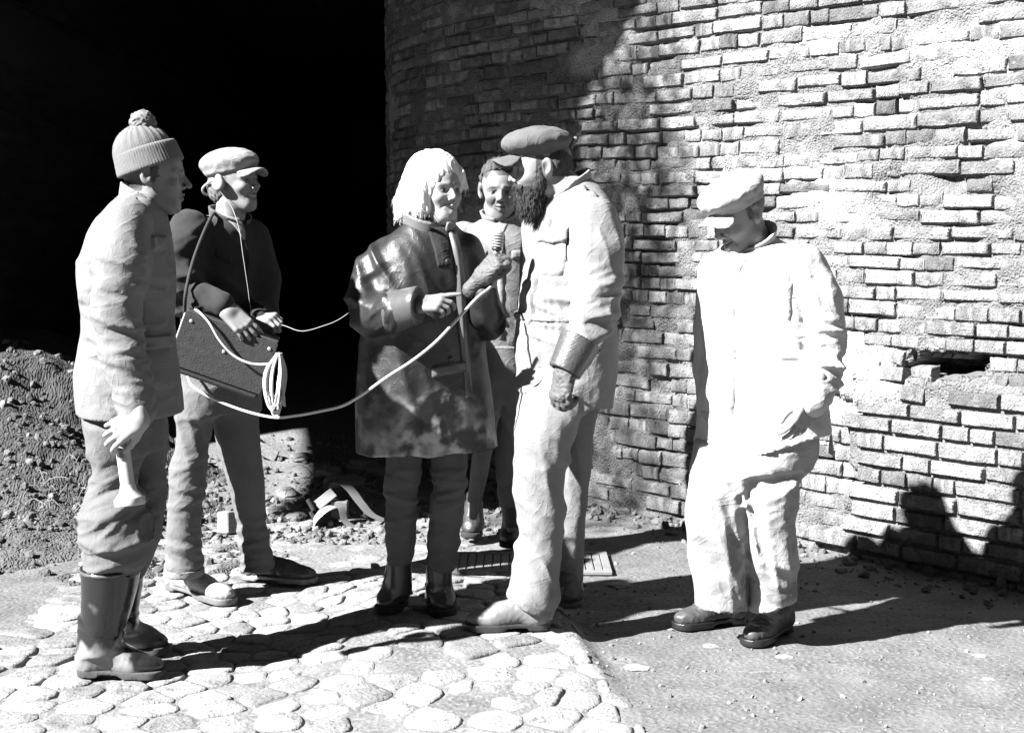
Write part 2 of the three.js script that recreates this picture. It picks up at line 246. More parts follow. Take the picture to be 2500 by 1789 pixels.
// ---------------------------------------------------------------- earth heap, rubble, gravel at the back
const heapAt = (x, d) => 0.8 * (0.12 * sst(5.75, 6.5, d + 0.1 * vn(x * 2.5, 3)) + 0.88 * sst(6.3, 8.5, d + 0.12 * vn(x * 2.5, 3))) * sst(-1.35, -2.8, x + 0.16 * vn(d * 2, 7) + 0.18 * (d - 7)) + 0.05 * fbm(x * 3, d * 3, 4, 3);
const heapY = (x, z) => Math.max(heapAt(x, -z), 0) + 0.02 * vn(x * 6, z * 6, 2) + 0.012 * vn(x * 17, z * 17, 5) + 0.014 * fbm(x * 34, z * 34, 8, 3) - 0.02;
{
  const g = grid(230, 220, (i, j) => { const x = -5.2 + i * 0.02, z = -9.9 + j * 0.02; const e = sst(0, 14, Math.min(i, j, 229 - i, 219 - j)); return [x, lerp(-0.08, heapY(x, z), e), z, x / 1.1, z / 1.1 + heapAt(x, -z), 0.065 + 0.035 * fbm(x * 5, z * 5, 3, 4) + 0.06 * sst(7.2, 6.5, -z + 0.3 * fbm(x * 3, z * 3, 2)) ]; }, true);
  struct('earth_heap', g, std(1, 1, { map: dirtTex, bumpMap: dirtBump, bumpScale: 0.03, vertexColors: true }));
  const surf = (x, z) => Math.max(gh(x, z), x > -5.1 && x < -0.7 && z > -9.8 && z < -5.6 ? heapY(x, z) : -1);
  const rock = (r, s, flat = 0.7) => { const g = new THREE.IcosahedronGeometry(r, 2), p = g.attributes.position; for (let i = 0; i < p.count; i++) { const x = p.getX(i), y = p.getY(i), z = p.getZ(i), k = 1 + 0.36 * vn(x / r * 1.2 + s, y / r * 1.2, z / r * 1.2) + 0.12 * vn(x / r * 3 + s, y / r * 3, z / r * 3); p.setXYZ(i, x * k, clamp(y * k * flat, -r, r * 0.62 * (1 + 0.2 * vn(x / r * 2, z / r * 2, s))), z * k); } g.computeVertexNormals(); return g; };
  const rockMat = [0.24, 0.28, 0.17].map((v) => std(v, 0.95, { map: stoneTex, bumpMap: stoneBump, bumpScale: 0.004 }));
  const rocks = [0, 1, 2, 3, 4, 5].map((s) => rock(1, s * 7.3, 0.55 + 0.08 * s));
  const scatter = (name, n, m, f) => { const im = new THREE.InstancedMesh(rock(1, 3, 0.8).scale(1, 1, 1), m, n), M = new THREE.Matrix4(), q = new THREE.Quaternion(); for (let i = 0; i < n; i++) { const [x, z, r] = f(); q.setFromEuler(new THREE.Euler(rnd() * 6, rnd() * 6, rnd() * 6)); M.compose(new THREE.Vector3(x, surf(x, z) + r * 0.2, z), q, new THREE.Vector3(r * rr(0.8, 1.3), r, r * rr(0.7, 1.2))); im.setMatrixAt(i, M); im.setColorAt(i, grey(rr(0.5, 1.25))); } im.name = name; im.userData.kind = 'stuff'; im.castShadow = im.receiveShadow = true; scene.add(im); return im; };
  scatter('gravel', 2600, std(0.17, 1), () => { const x = rr(-3.6, 0.2), d = 6.5 + 2.4 * rnd() * rnd() + 0.25 * Math.max(0, x + 0.6); return [x, -d, 0.004 + 0.022 * rnd() ** 4]; });
  scatter('soil_crumbs', 2200, std(0.11, 1), () => [rr(-4.2, -1.0), -rr(5.9, 9), 0.004 + 0.022 * rnd() ** 4]);
  scatter('grit', 1700, std(0.24, 1), () => { const x = rr(0.2, 2.4), z = -rr(4.0, 6.6); return (x - WO[0]) * WN[0] + (z - WO[1]) * WN[1] < 0.05 ? [x * 0.3 + 0.2, -4.6, 0.003] : [x, z, 0.0015 + 0.008 * rnd() ** 5]; });
  scatter('wall_foot_rubble', 420, std(0.18, 1), () => { const u = rr(1.0, 5.2), o = 0.04 + 0.34 * rnd() ** 2, p = wallAt(u, 0, o); return [p[0], p[2], 0.006 + 0.03 * rnd() ** 3]; });
  // single stones of the rubble
  const gp = 'rubble stones lying at the back'; let k = 0;
  const RL = ['leftmost of the dark rubble stones at the back right of the bag', 'dark rubble stone second from the left along the back', 'largest grey rubble stone behind the work lamp', 'dark rubble stone close to the hem of the leather coat', 'rightmost rubble stone at the back, beside the coat', 'grey rubble stone below the broken slab', 'rubble stone just right of the dark trouser leg of the bag carrier', 'small rubble stone left of the lamp bracket', 'small rubble stone left of the lamp reflector', 'small rubble stone under the pale broken slab', 'rubble stone above the straps of the work lamp', 'pale small stone lowest to the left of the work lamp', 'small stone touching the lamp clamp screws', 'smallest stone between dark trouser leg and lamp', 'grey stone right of the upper lamp strap'];
  const WL = ['leftmost broken stone at the wall foot, next to the bearded person\'s leg', 'upper broken stone at the wall foot right of the bearded person', 'lower broken stone at the wall foot right of the bearded person', 'rightmost broken stone at the wall foot, near the bowed person', 'small broken stone against the lowest bricks behind the others']; let wk = 0;
  for (const [px, py, d, r] of [[735, 1105, 8.5, 0.07], [800, 1112, 8.2, 0.08], [842, 1140, 7.9, 0.1], [885, 1112, 8.3, 0.09], [930, 1122, 8.2, 0.08], [700, 1150, 7.7, 0.06], [670, 1225, 7.2, 0.06], [700, 1205, 7.3, 0.05], [720, 1250, 7.05, 0.05], [640, 1190, 7.5, 0.05], [780, 1180, 7.5, 0.055], [690, 1290, 6.8, 0.045], [750, 1225, 7.2, 0.04], [655, 1262, 7.0, 0.035], [865, 1175, 7.6, 0.05]]) {
    const p = at(px, py, d); const o = single('rubble_stone', rocks[k % 6], rockMat[k % 2], RL[k], 'stone', gp);
    o.position.set(p[0], surf(p[0], p[2]) + r * 0.2, p[2]); o.scale.set(r * rr(0.9, 1.3), r * 0.8, r); o.rotation.y = k * 1.7; k++;
  }
  const gw = 'rubble stones at the foot of the wall';
  for (const [px, py, r] of [[1395, 1228, 0.06], [1440, 1205, 0.09], [1480, 1222, 0.07], [1520, 1225, 0.09], [1470, 1195, 0.06]]) {
    const y = Math.min(py + 14, 1300), d = FOC / ((y - 546) / 1.5), p = at(px, y, d); const o = single('wall_stone', rocks[k % 6], rockMat[k % 3], WL[wk++], 'stone', gw);
    o.position.set(p[0], r * 0.35, p[2]); o.scale.set(r, r * 0.75, r * 0.9); o.rotation.y = k * 2.1; k++;
  }
  const flat = (name, px, py, w, label, tall = 0.35, tone = 0.38) => { const d = FOC / ((py - 546) / 1.5), p = at(px, py, d), o = single(name, rocks[k++ % 6], std(tone, 0.9, { map: stoneTex }), label, 'stone'); o.position.set(p[0], w * tall * 0.25 + hump(p[0], -p[2]), p[2]); o.scale.set(w, w * tall, w * 0.8); return o; };
  flat('stone', 914, 1396, 0.021, 'small white stone beside the ankle boot of the blonde person', 0.9, 0.5);
  flat('stone', 1512, 1444, 0.05, 'flat pale stone lying in the shade between the bearded person and the white-clad person', 0.3, 0.38);
  flat('stone', 1735, 1600, 0.032, 'pale flat chip on the ground below the white-clad person\'s left shoe', 0.2);
  flat('stone', 1915, 1627, 0.028, 'pale chip on open ground right of the foremost dark shoe', 0.25);
  flat('stone', 2392, 1624, 0.025, 'whitish chip near the right edge of the open ground', 0.25, 0.45);
  flat('stone', 2412, 1684, 0.02, 'small whitish chip nearest the lower right corner', 0.25, 0.45);
  flat('stone', 1552, 1655, 0.045, 'flat pale flake beside the edge of the cobbles', 0.14, 0.4);
  // whitewashed brick and broken slab
  { const p = at(556, 1318, 6.75); const o = single('loose_brick', new RoundedBoxGeometry(0.085, 0.11, 0.07, 3, 0.012), std(0.42, 0.9, { map: stoneTex, bumpMap: stoneBump, bumpScale: 0.004 }), 'whitish half brick standing on the ground behind the legs of the person with bag', 'brick'); o.position.set(p[0], Math.max(0.05, surf(p[0], p[2]) + 0.045), p[2]); o.rotation.set(-0.15, -0.7, 0.05); }
  { const p = at(652, 1082, 8.5); const o = single('broken_slab', new RoundedBoxGeometry(0.13, 0.075, 0.05, 2, 0.008), std(0.4, 0.9, { map: stoneTex, bumpMap: stoneBump, bumpScale: 0.004 }), 'pale broken slab leaning on the dark heap behind the bag', 'slab'); o.position.set(p[0], surf(p[0], p[2]) + 0.045, p[2]); o.rotation.set(-0.3, 0.2, -0.45); }
  // a few dry stalks
  { const gs = []; for (let i = 0; i < 120; i++) { const a = rnd() < 0.65, x = a ? rr(-2.4, -1.75) : rr(-1.3, -0.7), z = a ? -rr(6.7, 7.3) : -rr(7.6, 8.3), y = surf(x, z), t = rnd() * 6.28, l = rr(0.05, 0.16); gs.push(new THREE.TubeGeometry(new THREE.CatmullRomCurve3([new THREE.Vector3(x, y, z), new THREE.Vector3(x + Math.cos(t) * l * 0.5, y + rr(0.02, 0.07), z + Math.sin(t) * l * 0.5), new THREE.Vector3(x + Math.cos(t) * l, y + rr(0, 0.06), z + Math.sin(t) * l)]), 5, 0.0016, 4)); } const o = part('dry_stalks', mergeGeometries(gs), std(0.3, 0.9), scene); o.userData.kind = 'stuff'; }
  // iron grating let into the ground
  { const g = base('drain_grate', [0.08, 0.012, -6.08]); tag(g, 'flat light iron grating let into the ground behind the bearded person', 'drain grate'); const m = std(0.33, 0.7, { map: dirtTex });
    const bx = (w, h, d, x, z, nm) => part(nm, new RoundedBoxGeometry(w, h, d, 1, 0.003).translate(x, 0, z), m, g);
    bx(0.7, 0.016, 0.035, 0, 0.17, 'frame_bar'); bx(0.7, 0.016, 0.035, 0, -0.17, 'frame_bar'); bx(0.035, 0.016, 0.305, 0.3325, 0, 'frame_bar'); bx(0.035, 0.016, 0.305, -0.3325, 0, 'frame_bar');
    for (let i = 0; i < 17; i++) bx(0.032, 0.013, 0.3, -0.296 + i * 0.037, 0, 'bar'); }
  // work lamp with webbing straps lying on the ground
  { const p = at(815, 1298, 6.9), L = base('work_lamp', [p[0], 0, p[2]]); tag(L, 'metal work lamp with bowl reflector, bracket and webbing straps lying on the ground', 'lamp');
    const q = (px, py, dd = 0) => at(px, py, 6.9 - dd).map((v, i) => v - L.position.getComponent(i)), V = (a) => a.map((v) => new THREE.Vector2(...v));
    const bowl = new THREE.LatheGeometry(V([[0, 0.052], [0.03, 0.049], [0.055, 0.036], [0.075, 0.014], [0.083, -0.004], [0.086, -0.004], [0.083, 0.01], [0.06, 0.04], [0.032, 0.055], [0, 0.058]]), 32);
    bowl.applyQuaternion(new THREE.Quaternion().setFromUnitVectors(new THREE.Vector3(0, 1, 0), new THREE.Vector3(-0.62, 0.62, -0.48).normalize())); bowl.translate(...q(800, 1268)); part('reflector', bowl, std(0.36, 0.4), L);
    const bulb = new THREE.SphereGeometry(0.018, 14, 10); bulb.translate(...q(806, 1280)); part('bulb', bulb, std(0.4, 0.2), L);
    const plate = new RoundedBoxGeometry(0.11, 0.055, 0.012, 2, 0.004); plate.rotateZ(0.72); plate.rotateX(-0.5); plate.translate(...q(794, 1218, -0.03)); part('bracket', plate, std(0.2, 0.5), L);
    const bb = new RoundedBoxGeometry(0.085, 0.09, 0.06, 2, 0.008); bb.rotateZ(-0.05); bb.translate(...q(829, 1243, -0.06)); part('battery_box', bb, std(0.17, 0.6), L);
    for (const [x, y] of [[758, 1232], [765, 1262]]) { const c = new THREE.CylinderGeometry(0.011, 0.011, 0.06, 12); c.rotateZ(0.5); c.translate(...q(x, y)); part('clamp_screw', c, std(0.06, 0.4), L); }
    const strap = (pts, w) => { const c = new THREE.CatmullRomCurve3(pts.map((a) => new THREE.Vector3(...q(...a)))), N = 40, s = []; for (let i = 0; i <= N; i++) s.push(c.getPoint(i / N)); const gs = []; const P = [], I = []; s.forEach((v, i) => { const ww = w * (1 - 0.35 * i / N), a = i * 4; P.push(v.x - ww / 2, v.y, v.z + 0.01, v.x + ww / 2, v.y + 0.004, v.z - 0.01, v.x + ww / 2, v.y + 0.001, v.z - 0.012, v.x - ww / 2, v.y - 0.003, v.z + 0.008); if (i < N) for (let e = 0; e < 4; e++) { const f = (e + 1) % 4; I.push(a + e, a + f, a + 4 + f, a + e, a + 4 + f, a + 4 + e); } }); return geom(P, I); };
    part('strap', strap([[812, 1190, -0.1], [822, 1176, -0.1], [850, 1190, -0.06], [880, 1228, -0.02], [905, 1256, 0], [940, 1272, 0]], 0.05), std(0.12, 0.8), L);
    part('strap', strap([[824, 1228, 0.0], [833, 1240, 0.02], [842, 1272, 0.04], [872, 1292, 0.05], [912, 1297, 0.05]], 0.036), std(0.13, 0.8), L); }
  // tree outside the frame whose thin twigs and leaves break up the light on the wall
  { const T = base('overhanging_tree', [-5.7, 0, -8.4]); tag(T, 'leafy tree left of the view, its branches reaching over the gateway', 'tree');
    const V3 = (x, y, z) => new THREE.Vector3(x, y, z), lim = (pts, r0, r1) => { const c = new THREE.CatmullRomCurve3(pts), g = new THREE.TubeGeometry(c, 24, 1, 8), p = g.attributes.position; for (let i = 0; i <= 24; i++) { const o = c.getPoint(i / 24), r = lerp(r0, r1, i / 24); for (let j = 0; j <= 8; j++) { const n = i * 9 + j; p.setXYZ(n, o.x + (p.getX(n) - o.x) * r, o.y + (p.getY(n) - o.y) * r, o.z + (p.getZ(n) - o.z) * r); } } g.computeVertexNormals(); return g; };
    const bark = std(0.12, 1); part('trunk', lim([V3(0, -0.1, 0), V3(-0.1, 2, 0.1), V3(-0.1, 3.6, 0.6), V3(0.1, 5.2, 1.2)], 0.16, 0.07), bark, T);
    const ends = []; for (let i = 0; i < 16; i++) { const ex = rr(1.7, 3.5), e = V3(ex, rr(3.4, 6.2), 2.95 - 0.55 * (ex - 2.8) + rr(-0.3, 0.15)); ends.push(e); part('branch', lim([V3(-0.08, 3.2 + i * 0.1, 0.5), V3(e.x * 0.5, lerp(3.6, e.y, 0.6), e.z * 0.5), e], 0.035, 0.006), bark, T); }
    const P = [], I = []; for (let i = 0; i < 4200; i++) { const e = ends[i % 16], c = V3(e.x + rr(-0.45, 0.35), e.y + rr(-0.4, 0.4), e.z + 0.12 + 0.5 * (rnd() + rnd() - 1)); const a = V3(rr(-1, 1), rr(-1, 1), rr(-1, 1)).normalize().multiplyScalar(rr(0.03, 0.055)), b = V3(rr(-1, 1), rr(-1, 1), rr(-1, 1)).normalize().multiplyScalar(rr(0.015, 0.028)), n = P.length / 3; for (const q of [a, b, a.clone().negate(), b.clone().negate()]) P.push(c.x + q.x, c.y + q.y, c.z + q.z); I.push(n, n + 1, n + 2, n, n + 2, n + 3); }
    const o = part('crown', geom(P, I), std(0.07, 0.8), T); o.userData.kind = 'stuff'; }
}
// ---------------------------------------------------------------- modelling with distance fields
const smin = (a, b, k) => { const h = k - Math.abs(a - b); return h > 0 ? Math.min(a, b) - h * h / (4 * k) : Math.min(a, b); };
const smax = (a, b, k) => -smin(-a, -b, k);
function cone(a, b, ra, rb) {
  const [ax, ay, az] = a, bx = b[0] - ax, by = b[1] - ay, bz = b[2] - az, L = bx * bx + by * by + bz * bz || 1e-9;
  return (x, y, z) => { const px = x - ax, py = y - ay, pz = z - az, t = clamp((px * bx + py * by + pz * bz) / L); return Math.hypot(px - t * bx, py - t * by, pz - t * bz) - ra - (rb - ra) * t; };
}
function ell(c, r) {
  const [cx, cy, cz] = c, [a, b, d] = r;
  return (x, y, z) => { x -= cx; y -= cy; z -= cz; const k = Math.hypot(x / a, y / b, z / d), q = Math.hypot(x / a / a, y / b / b, z / d / d); return q < 1e-6 ? -Math.min(a, b, d) : k * (k - 1) / q; };
}
const join = (fs, k) => (x, y, z) => { let d = fs[0](x, y, z); for (let i = 1; i < fs.length; i++) d = k ? smin(d, fs[i](x, y, z), k) : Math.min(d, fs[i](x, y, z)); return d; };
// standing shape given by level rings: [y, cx, cz, half width across, half depth] and a yaw (the way its front faces)
function stack(rings, front, pow = 2) {
  rings = rings.slice().sort((a, b) => a[0] - b[0]);
  const N = 96, y0 = rings[0][0], y1 = rings[rings.length - 1][0]; let T = [];
  for (let i = 0; i < N; i++) { const y = lerp(y0, y1, i / (N - 1)); let k = 0; while (k < rings.length - 2 && rings[k + 1][0] < y) k++; const t = clamp((y - rings[k][0]) / (rings[k + 1][0] - rings[k][0] || 1)); T.push([1, 2, 3, 4].map((c) => lerp(rings[k][c], rings[k + 1][c], t))); }
  for (let s = 0; s < 24; s++) T = T.map((v, i) => i && i < N - 1 ? v.map((w, c) => (T[i - 1][c] + 2 * w + T[i + 1][c]) / 4) : v);
  const F = T.flat(), [fx, fz] = front, sc = (N - 1) / (y1 - y0);
  return (x, y, z) => {
    const s = clamp((y - y0) * sc, 0, N - 1.001), i = Math.floor(s) * 4, t = s - Math.floor(s);
    const dx = x - lerp(F[i], F[i + 4], t), dz = z - lerp(F[i + 1], F[i + 5], t), rs = lerp(F[i + 2], F[i + 6], t), rf = lerp(F[i + 3], F[i + 7], t);
    const a = dx * fz - dz * fx, b = dx * fx + dz * fz;
    let d;
    if (pow === 2) { const k = Math.hypot(a / rs, b / rf), q = Math.hypot(a / rs / rs, b / rf / rf); d = q < 1e-6 ? -Math.min(rs, rf) : k * (k - 1) / q; }
    else { const k = (Math.abs(a / rs) ** pow + Math.abs(b / rf) ** pow) ** (1 / pow); d = (k - 1) * Math.min(rs, rf); }
    return Math.max(d, y0 - y, y - y1);
  };
}
// polygonise a field with naive surface nets inside a box; empty blocks are skipped
function skin(f, mn, mx, h, shade) {
  const B = 4, cb = [0, 1, 2].map((a) => Math.ceil((mx[a] - mn[a]) / (h * B))), lo = [1e9, 1e9, 1e9], hi = [-1, -1, -1], near = new Uint8Array(cb[0] * cb[1] * cb[2]), val = new Float32Array(near.length);
  for (let k = 0, n = 0; k < cb[2]; k++) for (let j = 0; j < cb[1]; j++) for (let i = 0; i < cb[0]; i++, n++) {
    const d = f(mn[0] + (i + 0.5) * h * B, mn[1] + (j + 0.5) * h * B, mn[2] + (k + 0.5) * h * B); val[n] = d;
    if (Math.abs(d) < h * B * 1.7) { near[n] = 1; [i, j, k].forEach((v, a) => { lo[a] = Math.min(lo[a], v); hi[a] = Math.max(hi[a], v); }); }
  }
  const o = lo.map((v) => Math.max(0, v - 1)), n3 = [0, 1, 2].map((a) => (Math.min(cb[a] - 1, hi[a] + 1) - o[a] + 1) * B), [nx, ny, nz] = n3, V = new Float32Array(nx * ny * nz), X0 = [0, 1, 2].map((a) => mn[a] + (o[a] * B + 0.5) * h);
  for (let k = 0, n = 0; k < nz; k++) for (let j = 0; j < ny; j++) for (let i = 0; i < nx; i++, n++) {
    const b = ((k / B | 0) + o[2]) * cb[0] * cb[1] + ((j / B | 0) + o[1]) * cb[0] + (i / B | 0) + o[0];
    V[n] = near[b] ? f(X0[0] + i * h, X0[1] + j * h, X0[2] + k * h) : val[b];
  }
  const id = new Int32Array(V.length).fill(-1), pos = [], idx = [], sx = 1, sy = nx, sz = nx * ny, E = [0, sx, sy, sx + sy, sz, sz + sx, sz + sy, sz + sx + sy];
  const P = [[0, 1], [2, 3], [4, 5], [6, 7], [0, 2], [1, 3], [4, 6], [5, 7], [0, 4], [1, 5], [2, 6], [3, 7]];
  for (let k = 0; k < nz - 1; k++) for (let j = 0; j < ny - 1; j++) for (let i = 0; i < nx - 1; i++) {
    const n = i + j * sy + k * sz; let m = 0; for (let c = 0; c < 8; c++) if (V[n + E[c]] < 0) m |= 1 << c;
    if (m === 0 || m === 255) continue;
    let x = 0, y = 0, z = 0, q = 0;
    for (const [a, b] of P) { if (((m >> a) & 1) === ((m >> b) & 1)) continue; const va = V[n + E[a]], t = va / (va - V[n + E[b]]); x += (a & 1) + t * ((b & 1) - (a & 1)); y += (a >> 1 & 1) + t * ((b >> 1 & 1) - (a >> 1 & 1)); z += (a >> 2) + t * ((b >> 2) - (a >> 2)); q++; }
    id[n] = pos.length / 3; pos.push(X0[0] + (i + x / q) * h, X0[1] + (j + y / q) * h, X0[2] + (k + z / q) * h);
  }
  const quad = (a, b, c, d, s) => { if (a < 0 || b < 0 || c < 0 || d < 0) return; s ? idx.push(a, b, c, a, c, d) : idx.push(a, c, b, a, d, c); };
  for (let k = 1; k < nz - 1; k++) for (let j = 1; j < ny - 1; j++) for (let i = 1; i < nx - 1; i++) {
    const n = i + j * sy + k * sz, s = V[n] < 0;
    if (s !== V[n + sx] < 0) quad(id[n - sy - sz], id[n - sz], id[n], id[n - sy], s);
    if (s !== V[n + sy] < 0) quad(id[n - sx - sz], id[n - sx], id[n], id[n - sz], s);
    if (s !== V[n + sz] < 0) quad(id[n - sx - sy], id[n - sy], id[n], id[n - sx], s);
  }
  const g = new THREE.BufferGeometry(); g.setAttribute('position', new THREE.Float32BufferAttribute(pos, 3)); g.setIndex(idx); g.computeVertexNormals();
  const col = new Float32Array(pos.length), N = g.attributes.normal.array;
  for (let i = 0; i < pos.length; i += 3) col[i] = col[i + 1] = col[i + 2] = shade ? clamp(shade(pos[i], pos[i + 1], pos[i + 2], N[i], N[i + 1], N[i + 2])) : 1;
  g.setAttribute('color', new THREE.Float32BufferAttribute(col, 3));
  const uv = new Float32Array(pos.length / 3 * 2); for (let i = 0; i < pos.length / 3; i++) { uv[2 * i] = (pos[3 * i] + 0.62 * pos[3 * i + 2]) / 0.5; uv[2 * i + 1] = pos[3 * i + 1] / 0.5; } g.setAttribute('uv', new THREE.Float32BufferAttribute(uv, 2));
  return g;
}
const creaseBump = tex(1024, (u, v) => { let s = 0, a = 0.5, p = 6; for (let o = 0; o < 4; o++) { const e = 1 - Math.min(1, Math.abs(pn(u * p + 0.4 * pn(v * p, u * p, p, 31 + o), v * p + 0.5 * pn(u * p, v * p, p, 55 + o), p, 700 + o * 9)) * 3.2); s += a * e * e; a *= 0.6; p *= 2; } return s * 0.75 + 0.1 * pn(u * 256, v * 256, 256, 3); });
const move = (g, p) => g.translate(-p[0], -p[1], -p[2]);
const clothMat = (rough = 0.9, more = {}) => new THREE.MeshStandardMaterial({ color: 0xffffff, vertexColors: true, roughness: rough, ...more });
// folds: ridges across an axis around a centre
function folds(list) {
  const L = list.map((f) => ({ ...f, f: f.f * 0.52, a: f.a * 0.85, n: new THREE.Vector3(...f.axis).normalize() }));
  return (x, y, z) => {
    let s = 0;
    for (const { c, R, n, f, a, s: sd = 0, q = 0.22, o2 = 0.35 } of L) {
      const dx = x - c[0], dy = y - c[1], dz = z - c[2], r2 = (dx * dx + dy * dy + dz * dz) / (R * R); if (r2 >= 1) continue;
      const t = dx * n.x + dy * n.y + dz * n.z, ux = dx - t * n.x, uy = dy - t * n.y, uz = dz - t * n.z, w = 1 - r2;
      const m = vn((t * n.x * f + ux * f * q) + sd, t * n.y * f + uy * f * q + sd * 1.7, t * n.z * f + uz * f * q);
      const rg = (q) => { const e = 1 - Math.min(1, (Math.sqrt(q * q + 0.004) - 0.04) * 2.4); return e * e * 1.7 - 0.45; };
      const m2 = vn((t * n.x * f + ux * f * q) * 2.1 + sd + 9, (t * n.y * f + uy * f * q) * 2.1, (t * n.z * f + uz * f * q) * 2.1 + 4);
      s += w * a * (rg(m) * 0.85 + rg(m2) * o2) * Math.min(1, w * 2);
    }
    return s;
  };
}
const crumple = (a, f, sy = 0.6, sd = 0) => (x, y, z) => a * 0.8 * ((1 - 2.4 * Math.abs(vn(x * f + sd, y * f * sy, z * f))) + 0.5 * (1 - 2.4 * Math.abs(vn(x * f * 2.1, y * f * sy * 2 + sd, z * f * 2.1))));
// a thin piece of cloth lying on a field: an outline in a plane pressed onto the surface
function patch(f, c, u, v, n, wu, wv, thick, nu = 10, nv = 10, shade = 1, shape) {
  const U = new THREE.Vector3(...u).normalize(), V = new THREE.Vector3(...v).normalize(), Nn = new THREE.Vector3(...n).normalize(), P = [], I = [];
  for (let j = 0; j <= nv; j++) for (let i = 0; i <= nu; i++) {
    let s = i / nu * 2 - 1, t = j / nv * 2 - 1; if (shape) [s, t] = shape(s, t);
    const b = new THREE.Vector3(...c).addScaledVector(U, s * wu / 2).addScaledVector(V, t * wv / 2).addScaledVector(Nn, 0.12);
    let q = 0; for (; q < 0.26; ) { const d = f(b.x - Nn.x * q, b.y - Nn.y * q, b.z - Nn.z * q); if (d < thick) break; q += Math.max(0.002, (d - thick) * 0.7); }
    const edge = i === 0 || j === 0 || i === nu || j === nv; if (edge) q += thick + 0.006;
    P.push(b.x - Nn.x * q, b.y - Nn.y * q, b.z - Nn.z * q);
  }
  for (let j = 0; j < nv; j++) for (let i = 0; i < nu; i++) { const a = j * (nu + 1) + i; I.push(a, a + 1, a + nu + 2, a, a + nu + 2, a + nu + 1); }
  const uv = []; for (let i = 0; i < P.length; i += 3) uv.push((P[i] + 0.62 * P[i + 2]) / 0.5, P[i + 1] / 0.5); return geom(P, I, uv, P.map(() => shade));
}
// ---------------------------------------------------------------- a person: a helper per figure, measured at its distance
function figure(name, label, d0, footX, front) {
  const root = base(name); tag(root, label, 'person');
  const fl = Math.hypot(...front), F = [front[0] / fl, front[1] / fl], S = (d) => FOC / d; // px per metre, nearly
  const foot = at(footX, 546 + 1.5 * S(d0), d0); foot[1] = 0; root.position.set(...foot);
  const J = (px, py, dd = 0) => at(px, py, d0 - dd);            // dd > 0: nearer to the camera
  const m = (p) => p / S(d0);
  // rings from the two outlines in the picture; q: depth to width
  const ringsOf = (list, fr, q0 = 0.72) => list.map(([l, r, py, dd = 0, q = q0]) => {
    const c = J((l + r) / 2, py, dd), w = (r - l) / 2 / S(d0 - dd), ca = fr[1], sa = fr[0], rs = w / Math.sqrt(ca * ca + q * q * sa * sa); return [c[1], c[0], c[2], rs, rs * q];
  });
  const tube = (pts, k = 0.02) => { const fs = []; for (let i = 0; i < pts.length - 1; i++) { const a = pts[i], b = pts[i + 1]; fs.push(cone(J(a[0], a[1], a[2]), J(b[0], b[1], b[2]), m(a[3]), m(b[3]))); } return join(fs, k); };
  const add = (nm, g, mat, parent = root) => part(nm, move(g, foot), mat, parent);
  const bx = [foot[0] - 0.95, -0.03, foot[2] - 0.75], bX = [foot[0] + 0.95, 2.15, foot[2] + 0.85];
  const cloth = (f, h, shade) => skin(f, bx, bX, h, shade);
  return { root, F, J, m, S, d0, foot, ringsOf, tube, add, cloth, stack: (l, q, fr = F, pow) => stack(ringsOf(l, fr, q), fr, pow) };
}
// head: +z forward, +y up, +x to the person's left; origin between the ears
function headFrame(c, face, pitch = 0, roll = 0, k = 1) {
  const fl = Math.hypot(...face), fx = face[0] / fl, fz = face[1] / fl, M = new THREE.Matrix4().makeBasis(new THREE.Vector3(fz, 0, -fx), new THREE.Vector3(0, 1, 0), new THREE.Vector3(fx, 0, fz));
  M.multiply(new THREE.Matrix4().makeRotationX(pitch)).multiply(new THREE.Matrix4().makeRotationZ(roll)).scale(new THREE.Vector3(k, k, k)); M.setPosition(...c);
  const e = M.elements.slice(), i = M.clone().invert().elements.slice();
  return {
    M, k, out: (x, y, z) => [e[0] * x + e[4] * y + e[8] * z + e[12], e[1] * x + e[5] * y + e[9] * z + e[13], e[2] * x + e[6] * y + e[10] * z + e[14]],
    in: (x, y, z) => [i[0] * x + i[4] * y + i[8] * z + i[12], i[1] * x + i[5] * y + i[9] * z + i[13], i[2] * x + i[6] * y + i[10] * z + i[14]],
    wrap: (f) => (x, y, z) => f(i[0] * x + i[4] * y + i[8] * z + i[12], i[1] * x + i[5] * y + i[9] * z + i[13], i[2] * x + i[6] * y + i[10] * z + i[14]) * k,
    box: (mn, mx) => { const v = new THREE.Box3(); for (let q = 0; q < 8; q++) { const p = new THREE.Vector3(q & 1 ? mx[0] : mn[0], q & 2 ? mx[1] : mn[1], q & 4 ? mx[2] : mn[2]).applyMatrix4(M); v.expandByPoint(p); } return [v.min.toArray(), v.max.toArray()]; },
  };
}
